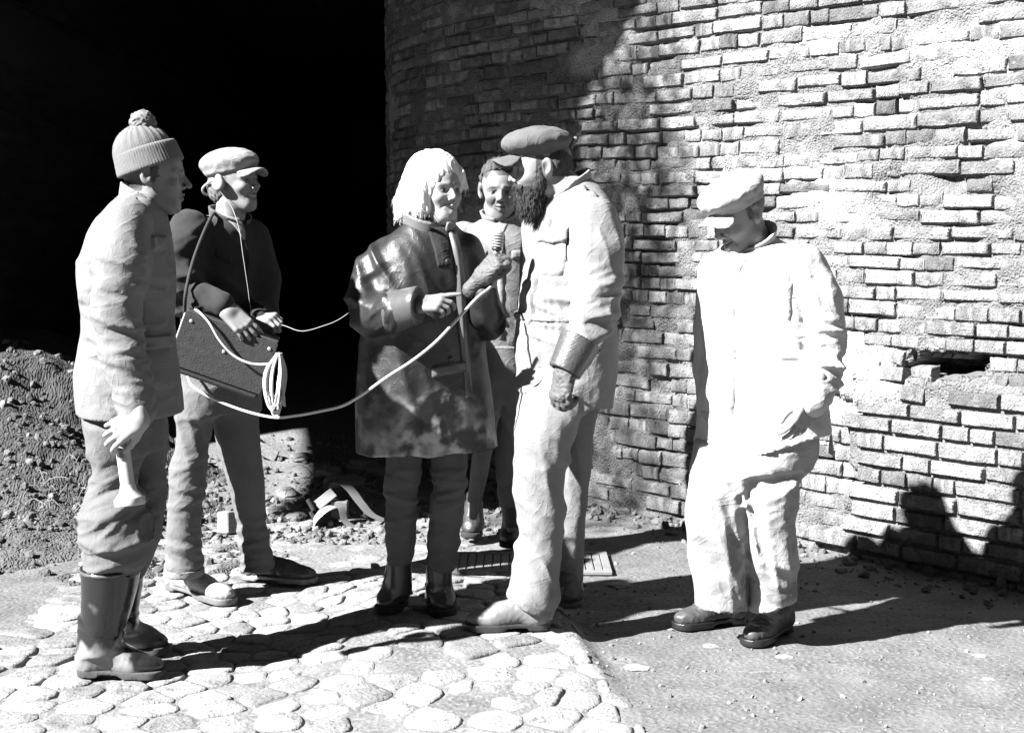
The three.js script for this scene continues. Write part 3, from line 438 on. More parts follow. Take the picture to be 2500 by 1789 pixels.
function faceField(o = {}) {
  const w = o.wide ?? 1, sm = o.smile ?? 0, fat = o.fat ?? 0, nose = o.nose ?? 1;
  const skull = join([ell([0, 0.04, -0.016], [0.076 * w, 0.088, 0.097]), ell([0, 0.03, 0.03], [0.066 * w, 0.07, 0.066]), ell([0, -0.032, 0.036], [(0.056 + fat) * w, 0.074, 0.058]), ell([0, -0.092, 0.06], [0.027 + fat, 0.024, 0.027]),
    cone([-0.046 * w, -0.07, 0.0], [-0.018, -0.1, 0.058], 0.017 + fat, 0.015 + fat), cone([0.046 * w, -0.07, 0.0], [0.018, -0.1, 0.058], 0.017 + fat, 0.015 + fat)], 0.03);
  const cheeks = join([ell([-0.038, -0.03 + sm * 0.006, 0.066], [0.021, 0.018, 0.018 + sm * 0.006]), ell([0.038, -0.03 + sm * 0.006, 0.066], [0.021, 0.018, 0.018 + sm * 0.006])], 0);
  const brow = join([cone([-0.045, 0.017, 0.073], [-0.012, 0.02, 0.09], 0.009, 0.009), cone([0.045, 0.017, 0.073], [0.012, 0.02, 0.09], 0.009, 0.009)], 0);
  const sock = join([ell([-0.031, 0.001, 0.1], [0.019, 0.0125, 0.015]), ell([0.031, 0.001, 0.1], [0.019, 0.0125, 0.015])], 0);
  const eyes = join([ell([-0.031, 0.0, 0.0765], [0.0135, 0.0125, 0.0135]), ell([0.031, 0.0, 0.0765], [0.0135, 0.0125, 0.0135])], 0);
  const lids = join([cone([-0.043, 0.007, 0.082], [-0.02, 0.009, 0.088], 0.0035, 0.0035), cone([0.043, 0.007, 0.082], [0.02, 0.009, 0.088], 0.0035, 0.0035), cone([-0.042, -0.011, 0.08], [-0.021, -0.011, 0.085], 0.004, 0.003), cone([0.042, -0.011, 0.08], [0.021, -0.011, 0.085], 0.004, 0.003)], 0);
  const noseF = join([cone([0, 0.016, 0.089], [0, -0.026, 0.112 * (0.9 + 0.1 * nose)], 0.007, 0.0105), ell([-0.012, -0.033, 0.098], [0.008, 0.0075, 0.01]), ell([0.012, -0.033, 0.098], [0.008, 0.0075, 0.01])], 0.009);
  const nostril = join([ell([-0.0075, -0.041, 0.104], [0.004, 0.003, 0.005]), ell([0.0075, -0.041, 0.104], [0.004, 0.003, 0.005])], 0);
  const mw = 0.021 + sm * 0.009, mc = sm * 0.007;
  const upper = join([cone([-mw, -0.0625 + mc, 0.08 - sm * 0.004], [0, -0.057, 0.097], 0.004, 0.0062), cone([mw, -0.0625 + mc, 0.08 - sm * 0.004], [0, -0.057, 0.097], 0.004, 0.0062)], 0.004);
  const lowd = 0.071 + sm * 0.009, lower = join([cone([-mw, -0.064 + mc, 0.079 - sm * 0.004], [0, -lowd, 0.094], 0.004, 0.0066), cone([mw, -0.064 + mc, 0.079 - sm * 0.004], [0, -lowd, 0.094], 0.004, 0.0066)], 0.004);
  const slit = join([cone([-mw, -0.063 + mc, 0.083], [0, -0.064 - sm * 0.002, 0.099], 0.0012 + sm * 0.001, 0.0016 + sm * 0.003), cone([mw, -0.063 + mc, 0.083], [0, -0.064 - sm * 0.002, 0.099], 0.0012 + sm * 0.001, 0.0016 + sm * 0.003)], 0.002);
  const chin = ell([0, -0.104, 0.075], [0.016, 0.012, 0.013]);
  const crease = sm ? join([cone([-0.019, -0.033, 0.094], [-0.037, -0.068, 0.079], 0.003, 0.0035), cone([0.019, -0.033, 0.094], [0.037, -0.068, 0.079], 0.003, 0.0035)], 0) : null;
  const teeth = sm > 0.6 ? ell([0, -0.0625, 0.082], [mw * 0.95, 0.007, 0.009]) : null;
  const earOut = (s) => join([ell([s * 0.082 * w, 0.006, -0.014], [0.011, 0.033, 0.021]), ell([s * 0.077 * w, -0.02, -0.005], [0.008, 0.015, 0.011])], 0.008), earIn = (s) => ell([s * 0.093 * w, 0.008, -0.008], [0.008, 0.021, 0.012]);
  const eL = earOut(1), eR = earOut(-1), iL = earIn(1), iR = earIn(-1);
  const f = (x, y, z) => {
    let d = skull(x, y, z); if (d > 0.06) return d - 0.03;
    d = smin(d, cheeks(x, y, z), 0.022); d = smin(d, brow(x, y, z), 0.014); d = smax(d, -sock(x, y, z), 0.012); d = Math.min(d, eyes(x, y, z)); d = smin(d, lids(x, y, z), 0.004);
    d = smin(d, noseF(x, y, z), 0.009); d = smin(d, chin(x, y, z), 0.014); d = smin(d, upper(x, y, z), 0.006); d = smin(d, lower(x, y, z), 0.007);
    if (crease) d = smax(d, -crease(x, y, z), 0.008);
    d = smax(d, -slit(x, y, z), 0.003); if (teeth) d = Math.min(d, teeth(x, y, z)); d = smax(d, -nostril(x, y, z), 0.003);
    d = smin(d, smax(Math.min(eL(x, y, z), eR(x, y, z)), -Math.min(iL(x, y, z), iR(x, y, z)), 0.006), 0.006);
    return d;
  };
  const tone = o.tone ?? 0.42;
  const shade = (x, y, z) => { // colours that belong to the face: brows, eyes, lips, stubble
    let c = tone * (1 + 0.05 * fbm(x * 90, y * 90, z * 90, 2)); const ax = Math.abs(x);
    if (z > 0.03) {
      const by = 0.021 + (ax - 0.03) * -0.12 - (ax > 0.04 ? (ax - 0.04) * 0.35 : 0); if (ax > 0.011 && ax < 0.05 && Math.abs(y - by) < 0.0052 && z > 0.06) c = lerp(c, o.brow ?? 0.1, 0.8);
      const ex = (ax - 0.031) / 0.013, ey = y / 0.0078; if (z > 0.08 && ex * ex + ey * ey < 1 && !o.shut) { c = 0.5; const gx = (x - (o.gaze ?? 0) * 0.006 - Math.sign(x) * 0.031) / 0.0066; if (gx * gx + (y / 0.0075) ** 2 < 1) c = 0.03; if (y > 0.0038) c = 0.05; }
      else if (z > 0.075 && ex * ex * 0.75 + (y / 0.011) ** 2 < 1) c *= o.shut ? 0.6 : 0.62;
      const t = clamp(ax / mw); const ly = (-0.0635 - sm * 0.002) * (1 - t) + (-0.063 + mc) * t;
      if (ax < mw * 1.02 && z > 0.07) {
        if (Math.abs(y - ly) < 0.0018 + sm * 0.001) c *= sm ? 0.3 : 0.5; else if (y < ly + 0.009 && y > ly - 0.011 - sm * 0.006) c *= o.lip ?? 0.72;
        if (sm > 0.6 && y < ly + 0.003 && y > ly - 0.0045 && ax < mw * 0.85 && z < 0.0985 && z > 0.08) c = 0.75;
      }
      if (Math.abs(ax - 0.0075) < 0.0045 && Math.abs(y + 0.041) < 0.003 && z > 0.09) c *= 0.4;
    }
    if (o.stubble && y < -0.03 && z > -0.02) c *= 1 - o.stubble * sst(-0.035, -0.06, y) * (0.8 + 0.4 * vn(x * 300, y * 300, z * 300));
    if (ax > 0.0725 && Math.hypot(y - 0.008, z + 0.008) < 0.013) c *= 0.7;
    const hairLine = o.hairLine; if (hairLine && hairLine(x, y, z)) c = o.hairTone * (1 + 0.5 * vn(x * 260, y * 60, z * 260));
    return c;
  };
  return { f, shade };
}
function headGeo(H, ff, mn = [-0.11, -0.16, -0.14], mx = [0.11, 0.15, 0.15], extra, h = 0.0032) {
  const [a, b] = H.box(mn, mx), w = H.wrap(ff.f), f = extra ? (x, y, z) => smin(w(x, y, z), extra(x, y, z), 0.025) : w;
  return skin(f, a, b, h, (x, y, z) => ff.shade(...H.in(x, y, z)));
}
// hand: wrist point, direction of the knuckles, direction the palm faces, bend of each finger joint
function handField(w, dir, palm, o = {}) {
  const D = new THREE.Vector3(...dir).normalize(), Pn = new THREE.Vector3(...palm); Pn.addScaledVector(D, -Pn.dot(D)).normalize(); const X = new THREE.Vector3().crossVectors(D, Pn).multiplyScalar(o.mirror ? -1 : 1), k = o.k ?? 1, th = o.thick ?? 0;
  const P = (x, p, d) => [w[0] + (X.x * x + Pn.x * p + D.x * d) * k, w[1] + (X.y * x + Pn.y * p + D.y * d) * k, w[2] + (X.z * x + Pn.z * p + D.z * d) * k];
  const palmF = [], fs = [], curl = o.curl ?? [0.3, 0.35, 0.4, 0.45], len = [0.072, 0.08, 0.074, 0.058], lx = [0.03, 0.01, -0.011, -0.03], r0 = [0.0098, 0.01, 0.0096, 0.0085], sp = o.spread ?? 0.08;
  for (let i = 0; i < 4; i++) {
    const kd = [0.088, 0.092, 0.088, 0.08][i]; palmF.push(cone(P(lx[i] * 0.7, 0, 0.005), P(lx[i], 0, kd), (0.0165 + th) * k, (0.0115 + th) * k));
    let a = curl[i] * 0.7, x = lx[i], p = 0, d = kd, dx = (1.5 - i) * sp;
    [0.46, 0.3, 0.24].forEach((q, s) => {
      const L = len[i] * q, nx = x + dx * L, np = p + Math.sin(a) * L, nd = d + Math.cos(a) * L; const ra = r0[i] * (1 - s * 0.1) + th, rb = r0[i] * (0.92 - s * 0.12) + th;
      fs.push(cone(P(x, p, d), P(nx, np, nd), ra * k, rb * k)); x = nx; p = np; d = nd; a += curl[i] * (s ? 0.9 : 1.2);
    });
  }
  const tc = o.thumb ?? [0.5, 0.5]; // how far across the palm, how far in front of it
  const t0 = P(0.024, 0.004, 0.02), t1 = P(0.042 - 0.02 * tc[0], 0.014 + 0.02 * tc[1], 0.055), t2 = P(0.05 - 0.05 * tc[0], 0.02 + 0.032 * tc[1], 0.085), t3 = P(0.052 - 0.075 * tc[0], 0.022 + 0.036 * tc[1], 0.108);
  palmF.push(cone(t0, t1, (0.0165 + th) * k, (0.013 + th) * k));
  const thumb = join([cone(t1, t2, (0.0122 + th) * k, (0.0108 + th) * k), cone(t2, t3, (0.0108 + th) * k, (0.0085 + th) * k)], 0.004);
  const palmJ = join(palmF, 0.014 * k), fing = join(fs, 0), wr = cone(o.wrist ? w.map((v, i) => v + o.wrist[i]) : P(0, 0, -0.07), P(0, 0, 0.01), (0.027 + th) * k, (0.024 + th) * k);
  const f = (x, y, z) => { let q = smin(palmJ(x, y, z), wr(x, y, z), 0.02); q = smin(q, fing(x, y, z), 0.006); return smin(q, thumb(x, y, z), 0.008); };
  f.P = P; f.box = () => { const v = new THREE.Box3(); for (const [x, p, d] of [[-0.07, -0.06, -0.07], [0.08, 0.12, 0.19], [0.08, -0.06, -0.07], [-0.07, 0.12, -0.07], [-0.07, -0.06, 0.19], [0.08, 0.12, -0.07], [0.08, -0.06, 0.19], [-0.07, 0.12, 0.19]]) v.expandByPoint(new THREE.Vector3(...P(x, p, d))); return [v.min.toArray(), v.max.toArray()]; };
  return f;
}
const handGeo = (f, tone, h = 0.003, ext) => skin(ext ? (x, y, z) => smin(f(x, y, z), ext(x, y, z), 0.02) : f, ...f.box(), h, (x, y, z) => tone * (1 + 0.12 * fbm(x * 60, y * 60, z * 60, 2)));
// shoe standing on the ground from heel to toe
function shoe(heel, toe, o = {}) {
  const L = Math.hypot(toe[0] - heel[0], toe[2] - heel[2]), fx = (toe[0] - heel[0]) / L, fz = (toe[2] - heel[2]) / L, up = o.up ?? 0.12, w = o.w ?? 1, y0 = heel[1], lift = (toe[1] - heel[1]) / L;
  const loc = (x, y, z) => { const dx = x - heel[0], dz = z - heel[2], a = dx * fx + dz * fz; return [dx * fz - dz * fx, y - y0 - a * lift, a]; };
  const body = join([ell([0, 0.05, 0.042], [0.034 * w, 0.045, 0.042]), cone([0, 0.05, 0.05], [0, 0.048, L * 0.62], 0.034 * w, 0.036 * w), ell([0, 0.04, L - 0.08], [0.045 * w, 0.034, 0.078]), cone([0, 0.06, 0.05], [0, up, 0.048], 0.036 * w, 0.04 * w), cone([0, up * 0.72, 0.06], [0, 0.058, L * 0.58], 0.034 * w, 0.03 * w)], 0.035);
  const solx = (x, z) => { const t = clamp((z - 0.04) / (L - 0.085)), r = lerp(0.036, 0.047, sst(0.3, 0.75, t)) * w * 1.1; return Math.hypot(x, z - clamp(z, 0.04, L - 0.05)) - r; };
  const wr = o.wr ?? 0.002;
  return {
    upper: (x, y, z) => { const [a, b, c] = loc(x, y, z); return Math.max(body(a, b, c) - wr * (1 - 2.4 * Math.abs(vn(a * 40, b * 40, c * 60))), 0.016 - b); },
    sole: (x, y, z) => { const [a, b, c] = loc(x, y, z); const arch = sst(0.07, 0.09, c) * sst(L * 0.58, L * 0.5, c) * 0.012; return Math.max(solx(a, c), Math.abs(b - 0.0135 - arch / 2) - 0.0135 + arch / 2); }, loc,
    box: [[Math.min(heel[0], toe[0]) - 0.12, -0.02, Math.min(heel[2], toe[2]) - 0.12], [Math.max(heel[0], toe[0]) + 0.12, up + 0.1 + Math.max(heel[1], toe[1]), Math.max(heel[2], toe[2]) + 0.12]],
  };
}
function addShoe(fig, sh, mat, tone, soleTone, name = 'shoe', top) {
  const dirt = (x, y, z) => tone * (1 + 0.35 * fbm(x * 22, y * 22, z * 22, 3)), up = top ? (x, y, z) => Math.max(sh.upper(x, y, z), top(x, y, z)) : sh.upper;
  const s = fig.add(name, skin(up, ...sh.box, 0.0055, dirt), mat);
  fig.add('sole', skin(sh.sole, ...sh.box, 0.0055, (x, y, z) => soleTone * (1 + 0.3 * fbm(x * 40, y * 40, z * 40, 2))), mat, s);
  return s;
}
const ROUGH = clothMat(0.92), SKIN = clothMat(0.55), LEATHER = clothMat(0.42), WOOL = clothMat(1), WHITE = clothMat(0.92); for (const m of [ROUGH, WHITE]) { m.bumpMap = creaseBump; m.bumpScale = 0.0024; }
ROUGH.color = grey(0.3); SKIN.color = grey(0.33); LEATHER.color = grey(0.37); WOOL.color = grey(0.33); WHITE.color = grey(0.42);
function cable(pts, r, seg = 80) { return new THREE.TubeGeometry(new THREE.CatmullRomCurve3(pts.map((p) => new THREE.Vector3(...p)), false, 'centripetal'), seg, r, 8); }
// a plain core of the body inside the clothes, from joints
function core(fig, joints) { const fs = joints.map(([a, b, ra, rb]) => cone(fig.J(...a), fig.J(...b), ra * 0.75, rb * 0.75)); const f = join(fs, 0.03); return skin(f, [fig.foot[0] - 0.9, 0, fig.foot[2] - 0.7], [fig.foot[0] + 0.9, 2.1, fig.foot[2] + 0.8], 0.016, () => 0.4); }

// fine hairs standing out of a hair or beard mesh (given in the figure's axes)
function strands(fig, parentMesh, n, len, flow, tone, mat, keep) {
  const p = parentMesh.geometry.attributes.position, N = parentMesh.geometry.attributes.normal, P = [], I = [], C = [];
  for (let t = 0; t < n; t++) {
    const i = Math.floor(rnd() * p.count), b = new THREE.Vector3().fromBufferAttribute(p, i), nn = new THREE.Vector3().fromBufferAttribute(N, i); if (keep && !keep(b.x + fig.foot[0], b.y + fig.foot[1], b.z + fig.foot[2])) continue;
    const d = nn.clone().multiplyScalar(rr(0.1, 0.4)).add(new THREE.Vector3(flow[0] + rr(-0.5, 0.5), flow[1] + rr(-0.4, 0.4), flow[2] + rr(-0.5, 0.5))).normalize(), L = len * rr(0.5, 1.2), s = new THREE.Vector3().crossVectors(d, new THREE.Vector3(rr(-1, 1), rr(-1, 1), rr(-1, 1))).normalize().multiplyScalar(0.0009), c = tone * rr(0.6, 1.4), k = P.length / 3;
    b.addScaledVector(nn, -0.003); const m = b.clone().addScaledVector(d, L * 0.55), e = b.clone().addScaledVector(d, L).add(new THREE.Vector3(0, -L * 0.25, 0));
    for (const q of [b.clone().add(s), b.clone().sub(s), m.clone().addScaledVector(s, 0.8), m.clone().addScaledVector(s, -0.8), e]) { P.push(q.x, q.y, q.z); C.push(c, c, c); }
    I.push(k, k + 1, k + 2, k + 1, k + 3, k + 2, k + 2, k + 3, k + 4);
  }
  const o = part('strands', geom(P, I, null, C), mat, parentMesh); o.userData.kind = 'stuff'; return o;
}
// ---------------------------------------------------------------- clothing helpers
// upright collar: an elliptic band round the neck, open at the front
function collarField(H, rx, rz, h, flare, th, gap) {
  return H.wrap((x, y, z) => { const k = Math.hypot(x / rx, z / rz), r = Math.min(rx, rz), d = Math.abs((k - 1) * r + flare * (y - h)) - th; return Math.max(d, Math.abs(y + (z > 0 ? z * 0.25 : 0)) - h, z > 0 ? gap * (1 + 4 * Math.max(0, -y)) - Math.abs(x) : -1); });
}
function addCollar(fig, c, front, pitch, rx, rz, h, flare, th, gap, tone, mat = ROUGH) {
  const H = headFrame(c, front, pitch), f = collarField(H, rx, rz, h, flare, th, gap), R = Math.max(rx, rz) + 0.06;
  return fig.add('collar', skin(f, [c[0] - R, c[1] - 0.12, c[2] - R], [c[0] + R, c[1] + 0.12, c[2] + R], 0.0045, (x, y, z) => tone * (1 + 0.2 * fbm(x * 30, y * 30, z * 30, 2))), mat);
}
// flat cap in the head's axes
function addCap(fig, H, o, tone, mat = ROUGH) {
  const cr = ell(o.c, o.r), base = o.cut ?? 0.03, sl = o.slope ?? 0, low = ell([0, 0.045, -0.01], [0.086, 0.045, 0.106]);
  const n = (x, y, z) => (o.rough ?? 0.003) * (1 - 2.2 * Math.abs(vn(x * 22 + (o.s ?? 0), y * 22, z * 16)));
  const f = H.wrap((x, y, z) => smax(smin(cr(x, y, z), low(x, y, z), 0.015) - n(x, y, z), base + sl * z - y, 0.012));
  const [a, b] = H.box([-0.16, -0.05, -0.19], [0.16, 0.2, 0.2]);
  const cap = fig.add('cap', skin(f, a, b, 0.004, (x, y, z) => tone * (1 + 0.22 * fbm(x * 26, y * 26, z * 26, 3))), mat);
  const bc = o.brim, bf = H.wrap((x, y, z) => { const q = z - bc[2], yy = y - bc[1] + bc[3] * q + 5.5 * x * x; const k = Math.hypot(x / bc[4], q / bc[5]); return smax((k - 1) * Math.min(bc[4], bc[5]), Math.abs(yy) - 0.0055, 0.006); });
  fig.add('brim', skin(bf, a, b, 0.0038, (x, y, z) => tone * (0.95 + 0.2 * fbm(x * 26, y * 26, z * 26, 3))), mat, cap);
  return cap;
}
const mott = (t, a = 0.15, f = 14, s = 0) => (x, y, z) => t * (1 + a * fbm(x * f + s, y * f, z * f, 4));
const plus = (f, w, band = 0.05) => (x, y, z) => { const d = f(x, y, z); return Math.abs(d) < band ? d - w(x, y, z) : d; };
const mid = (fig, a, dd) => fig.J(a[0], a[1], dd);
const button = (fig, p, n, r, mat, parent) => { const g = new THREE.SphereGeometry(r, 10, 8); g.scale(1, 1, 0.5); g.lookAt(new THREE.Vector3(...n)); g.translate(...p); return fig.add('button', g, mat, parent); };
// nearest surface point along a direction
const press = (f, p, n, t = 0) => { let q = 0; for (; q < 0.4;) { const d = f(p[0] + n[0] * (0.15 - q), p[1] + n[1] * (0.15 - q), p[2] + n[2] * (0.15 - q)); if (d < t) break; q += Math.max(0.001, (d - t) * 0.7); } return [0, 1, 2].map((a) => p[a] + n[a] * (0.15 - q)); };

// ================================================================ person: bobble hat, work jacket, rubber boots
{
  const P = figure('person', 'person in knitted bobble hat, pale work jacket and tall rubber boots, standing leftmost', 4.66, 290, [1, -0.12]);
  const { J, F } = P;
  const torso = P.stack([[298, 388, 470, 0, 1], [268, 398, 500, 0, 0.6], [226, 410, 545, 0, 0.62], [196, 421, 620, 0, 0.66], [196, 427, 700, 0, 0.7], [208, 423, 765, 0, 0.72], [199, 424, 830, 0, 0.72], [182, 437, 910, 0, 0.74], [190, 446, 1007, 0, 0.74]]);
  const arm = P.tube([[310, 545, 0.19, 60], [296, 640, 0.25, 60], [284, 770, 0.28, 55], [306, 890, 0.29, 50], [334, 1000, 0.31, 43]]), arm2 = P.tube([[330, 545, -0.17, 55], [320, 760, -0.22, 50], [345, 960, -0.15, 42]]);
  const fo = folds([{ c: J(290, 780, 0.28), R: 0.3, axis: [0.15, 1, 0], f: 26, a: 0.011, q: 0.3 }, { c: J(330, 930, 0.25), R: 0.2, axis: [0.1, 1, 0.2], f: 34, a: 0.007, s: 3 }, { c: J(240, 680, 0.1), R: 0.28, axis: [1, 0.35, 0], f: 17, a: 0.01, s: 5 }, { c: J(380, 640, 0.1), R: 0.2, axis: [0.8, 1, 0], f: 22, a: 0.008, s: 9 }, { c: J(400, 880, 0.1), R: 0.22, axis: [1, 0.5, 0], f: 16, a: 0.007, s: 2 }]), cr = crumple(0.0022, 16);
  const armE = (x, y, z) => Math.max(arm(x, y, z), J(330, 1004)[1] - y - 0.12 * (x - J(330, 1004)[0]));
  const jf = plus((x, y, z) => smin(smin(torso(x, y, z), armE(x, y, z), 0.025), arm2(x, y, z), 0.03), (x, y, z) => fo(x, y, z) + cr(x, y, z));
  const hem = J(300, 1007)[1];
  const jacket = P.add('jacket', P.cloth((x, y, z) => Math.max(jf(x, y, z), hem - y), 0.007, mott(0.36, 0.18, 12)), ROUGH);
  const n1 = [0.75, 0, 0.66];
  const pk = (c, w, h, nm, th = 0.006, shp) => P.add(nm, patch(jf, c, [0.66, 0, -0.75], [0, 1, 0], n1, w, h, th, 12, 8, 0.38, shp), ROUGH, jacket);
  pk(J(395, 905, 0.14), 0.15, 0.15, 'pocket'); pk(J(392, 835, 0.14), 0.16, 0.05, 'pocket_flap', 0.012); pk(J(385, 592, 0.14), 0.13, 0.05, 'pocket_flap', 0.011, (s, t) => [s, t - (t < 0 ? 0.5 * (1 - Math.abs(s)) : 0)]); pk(J(388, 650, 0.14), 0.12, 0.12, 'pocket');
  P.add('epaulette', patch(jf, J(318, 500, 0.13), [0.3, -0.45, 0.8], [0.9, 0, -0.3], [0.1, 0.9, 0.35], 0.13, 0.045, 0.008, 10, 6, 0.5), ROUGH, jacket);
  addCollar(P, J(345, 500), [1, -0.12], 0.5, 0.085, 0.088, 0.036, -0.35, 0.006, 0.02, 0.46);
  // trousers
  const hip = P.stack([[196, 408, 985, 0, 0.8], [206, 404, 1040, 0, 0.8], [222, 402, 1090, 0, 0.75]]), l1 = P.stack([[215, 350, 1040, 0.1, 0.9], [220, 335, 1120, 0.1, 0.95], [222, 338, 1190, 0.09, 0.95], [200, 372, 1270, 0.1, 0.8], [196, 374, 1335, 0.1, 0.8], [206, 345, 1390, 0.1, 0.85]]), l2 = P.stack([[285, 404, 1040, -0.1, 0.9], [295, 402, 1150, -0.1, 0.9], [300, 402, 1270, -0.1, 0.9], [290, 375, 1360, -0.1, 0.85], [285, 350, 1410, -0.1]]);
  const tf = folds([{ c: J(285, 1300, 0.12), R: 0.26, axis: [-0.35, 1, 0.1], f: 24, a: 0.022, q: 0.25 }, { c: J(270, 1190, 0.1), R: 0.2, axis: [-0.5, 1, 0], f: 13, a: 0.014, s: 4 }, { c: J(260, 1060, 0.1), R: 0.2, axis: [1, 0.3, 0], f: 12, a: 0.006, s: 8 }, { c: J(380, 1200, -0.05), R: 0.25, axis: [0.8, 1, 0], f: 14, a: 0.012, s: 6 }]);
  P.add('trousers', P.cloth(plus((x, y, z) => smin(hip(x, y, z), smin(l1(x, y, z), l2(x, y, z), 0.012), 0.05), (x, y, z) => tf(x, y, z) + 0.0015 * vn(x * 40, y * 40, z * 40), 0.07), 0.007, mott(0.25, 0.22, 16)), ROUGH);
  // rubber boots
  const bootMat = clothMat(0.26, { color: grey(0.42) }), boot = (rings, heel, toe, dd) => {
    const sh = shoe(heel, toe, { up: 0.16, wr: 0.001 }), shaft = P.stack(rings, 0.82), top = rings[0][2], w = folds([{ c: J((rings[2][0] + rings[2][1]) / 2, rings[2][2] - 10, dd), R: 0.14, axis: [0.2, 1, 0], f: 30, a: 0.006 }]);
    const f = (x, y, z) => smin(sh.upper(x, y, z), shaft(x, y, z), 0.03) - w(x, y, z);
    const bx = [sh.box[0].slice(), sh.box[1].slice()]; bx[1][1] = J(300, top, dd)[1] + 0.05; bx[0][0] -= 0.05; bx[1][0] += 0.05;
    const inner = P.stack(rings.map(([l, r, y]) => [l + 6, r - 6, y - 14, dd]).concat([[rings[0][0] + 6, rings[0][1] - 6, top - 60, dd]]), 0.82);
    const b = P.add('boot', skin((x, y, z) => Math.max(f(x, y, z), -Math.max(inner(x, y, z), J(300, top + 25, dd)[1] - y)), bx[0], bx[1], 0.006, (x, y, z) => 0.022 + 0.3 * sst(0.28, 0.6, fbm(x * 9, y * 7 + 3, z * 9, 4) + 0.6 * sst(0.17, 0.11, y + 0.04 * vn(x * 20, z * 20, 3)) - 0.02)), bootMat);
    P.add('sole', skin(sh.sole, ...sh.box, 0.0055, mott(0.1, 0.5, 40)), ROUGH, b);
    P.add('top_band', P.cloth((x, y, z) => { const yy = J(300, top, dd)[1]; return Math.max(Math.abs(shaft(x, y, z)) - 0.004, Math.abs(y - yy + 0.012) - 0.008); }, 0.006, () => 0.14), bootMat, b);
  };
  boot([[196, 345, 1378, 0.1], [199, 334, 1440, 0.1], [199, 306, 1535, 0.1], [197, 296, 1590, 0.1]], gat(188, 1648, 0.006), gat(402, 1652, 0.006), 0.1);
  boot([[268, 350, 1392, -0.1], [270, 345, 1440, -0.1], [272, 338, 1500, -0.1], [270, 336, 1540, -0.1]], gat(262, 1592, 0.006), gat(412, 1592, 0.006), -0.1);
  // head and hand
  const H = headFrame(J(373, 432), [1, -0.14], 0.02, 0, 0.98), ff = faceField({ tone: 0.36, nose: 1.5, wide: 0.96, gaze: 0, stubble: 0.12, hairTone: 0.07, hairLine: (x, y, z) => (z < -0.03 && y > -0.045 + 0.012 * vn(x * 60, y * 60, z * 60) && Math.abs(x) < 0.08) || (z > -0.002 && z < 0.026 + 0.006 * vn(y * 90, x * 90, 2) - Math.max(0, -y) * 0.9 && y > -0.018 + 0.008 * vn(z * 120, x * 80, 4) && Math.abs(x) > 0.05) });
  const neck = cone(J(362, 470), J(338, 545), 0.058, 0.066), hd = handField(J(346, 1016, 0.35), [-0.82, -0.5, 0.12], [-0.05, -0.15, -1], { wrist: [-0.012, 0.07, -0.03], curl: [0.42, 0.45, 0.5, 0.55], thumb: [-0.1, 0.5], spread: 0.1 });
  const hb = headGeo(H, ff, undefined, undefined, neck);
  const cg = core(P, [[[345, 560, 0], [320, 960, 0], 0.1, 0.1], [[320, 980, 0.08], [280, 1560, 0.1], 0.06, 0.035], [[330, 980, -0.08], [310, 1500, -0.1], 0.06, 0.035], [[310, 560, 0.17], [285, 770, 0.27], 0.035, 0.03], [[285, 770, 0.27], [340, 995, 0.32], 0.03, 0.025]]);
  P.add('body', mergeGeometries([hb, handGeo(hd, 0.6), cg]), SKIN);
  // knitted hat with a bobble
  const T = headFrame(J(366, 405), [1, -0.14], -0.3, 0, 1);
  const band = T.wrap((x, y, z) => { const k = Math.hypot(x / 0.087, z / 0.1), a = Math.atan2(z, x); return smax(Math.abs((k - 1) * 0.095 + 0.12 * (y - 0.02)) - 0.009 - 0.0012 * Math.sin(a * 64), Math.abs(y - 0.027) - 0.038, 0.012); });
  const dome = ell([0, 0.045, -0.008], [0.086, 0.094, 0.098]), crown = T.wrap((x, y, z) => smax(dome(x, y, z) - 0.004 * (1 - 2 * Math.abs(vn(Math.atan2(z, x) * 3.2, 1, 1))) * sst(0.05, 0.12, y) - 0.001 * Math.sin(Math.atan2(z, x) * 60), 0.02 - y, 0.01));
  const hb2 = T.box([-0.13, -0.04, -0.14], [0.13, 0.18, 0.14]);
  const hat = P.add('knitted_hat', skin(crown, ...hb2, 0.0034, mott(0.27, 0.12, 40)), WOOL); P.add('turned_up_band', skin(band, ...hb2, 0.0034, mott(0.27, 0.14, 50)), WOOL, hat);
  const pc = J(348, 301), pom = (x, y, z) => Math.hypot(x - pc[0], y - pc[1], z - pc[2]) - 0.043 - 0.004 * vn(x * 130, y * 130, z * 130) - 0.003 * vn(x * 60, y * 60, z * 60);
  P.add('bobble', skin(pom, pc.map((v) => v - 0.06), pc.map((v) => v + 0.06), 0.0032, (x, y, z) => 0.29 * (1 + 0.35 * vn(x * 150, y * 150, z * 150))), WOOL, hat);
  // torch in the hand
  const tp = [[0, 0.02], [0.0225, 0.02], [0.0235, 0.016], [0.0235, -0.02], [0.0255, -0.022], [0.0255, -0.03], [0.0225, -0.032], [0.022, -0.17], [0.024, -0.175], [0.026, -0.19], [0.045, -0.212], [0.048, -0.216], [0.048, -0.234], [0.044, -0.238], [0.04, -0.236], [0.0, -0.234]].map(([r, y]) => new THREE.Vector2(r, y));
  const tb = base('torch', J(293, 1050, 0.3)); tag(tb, 'pale metal hand torch held pointing down beside the leftmost leg', 'torch');
  const q = new THREE.Quaternion().setFromUnitVectors(new THREE.Vector3(0, -1, 0), new THREE.Vector3(...J(314, 1210, 0.32)).sub(new THREE.Vector3(...J(293, 1050, 0.3))).normalize()); tb.quaternion.copy(q);
  part('casing', new THREE.LatheGeometry(tp.slice(0, 9).map((v) => v.clone()), 24), std(0.55, 0.35), tb);
  part('lamp_head', new THREE.LatheGeometry(tp.slice(8), 28), std(0.62, 0.3), tb);
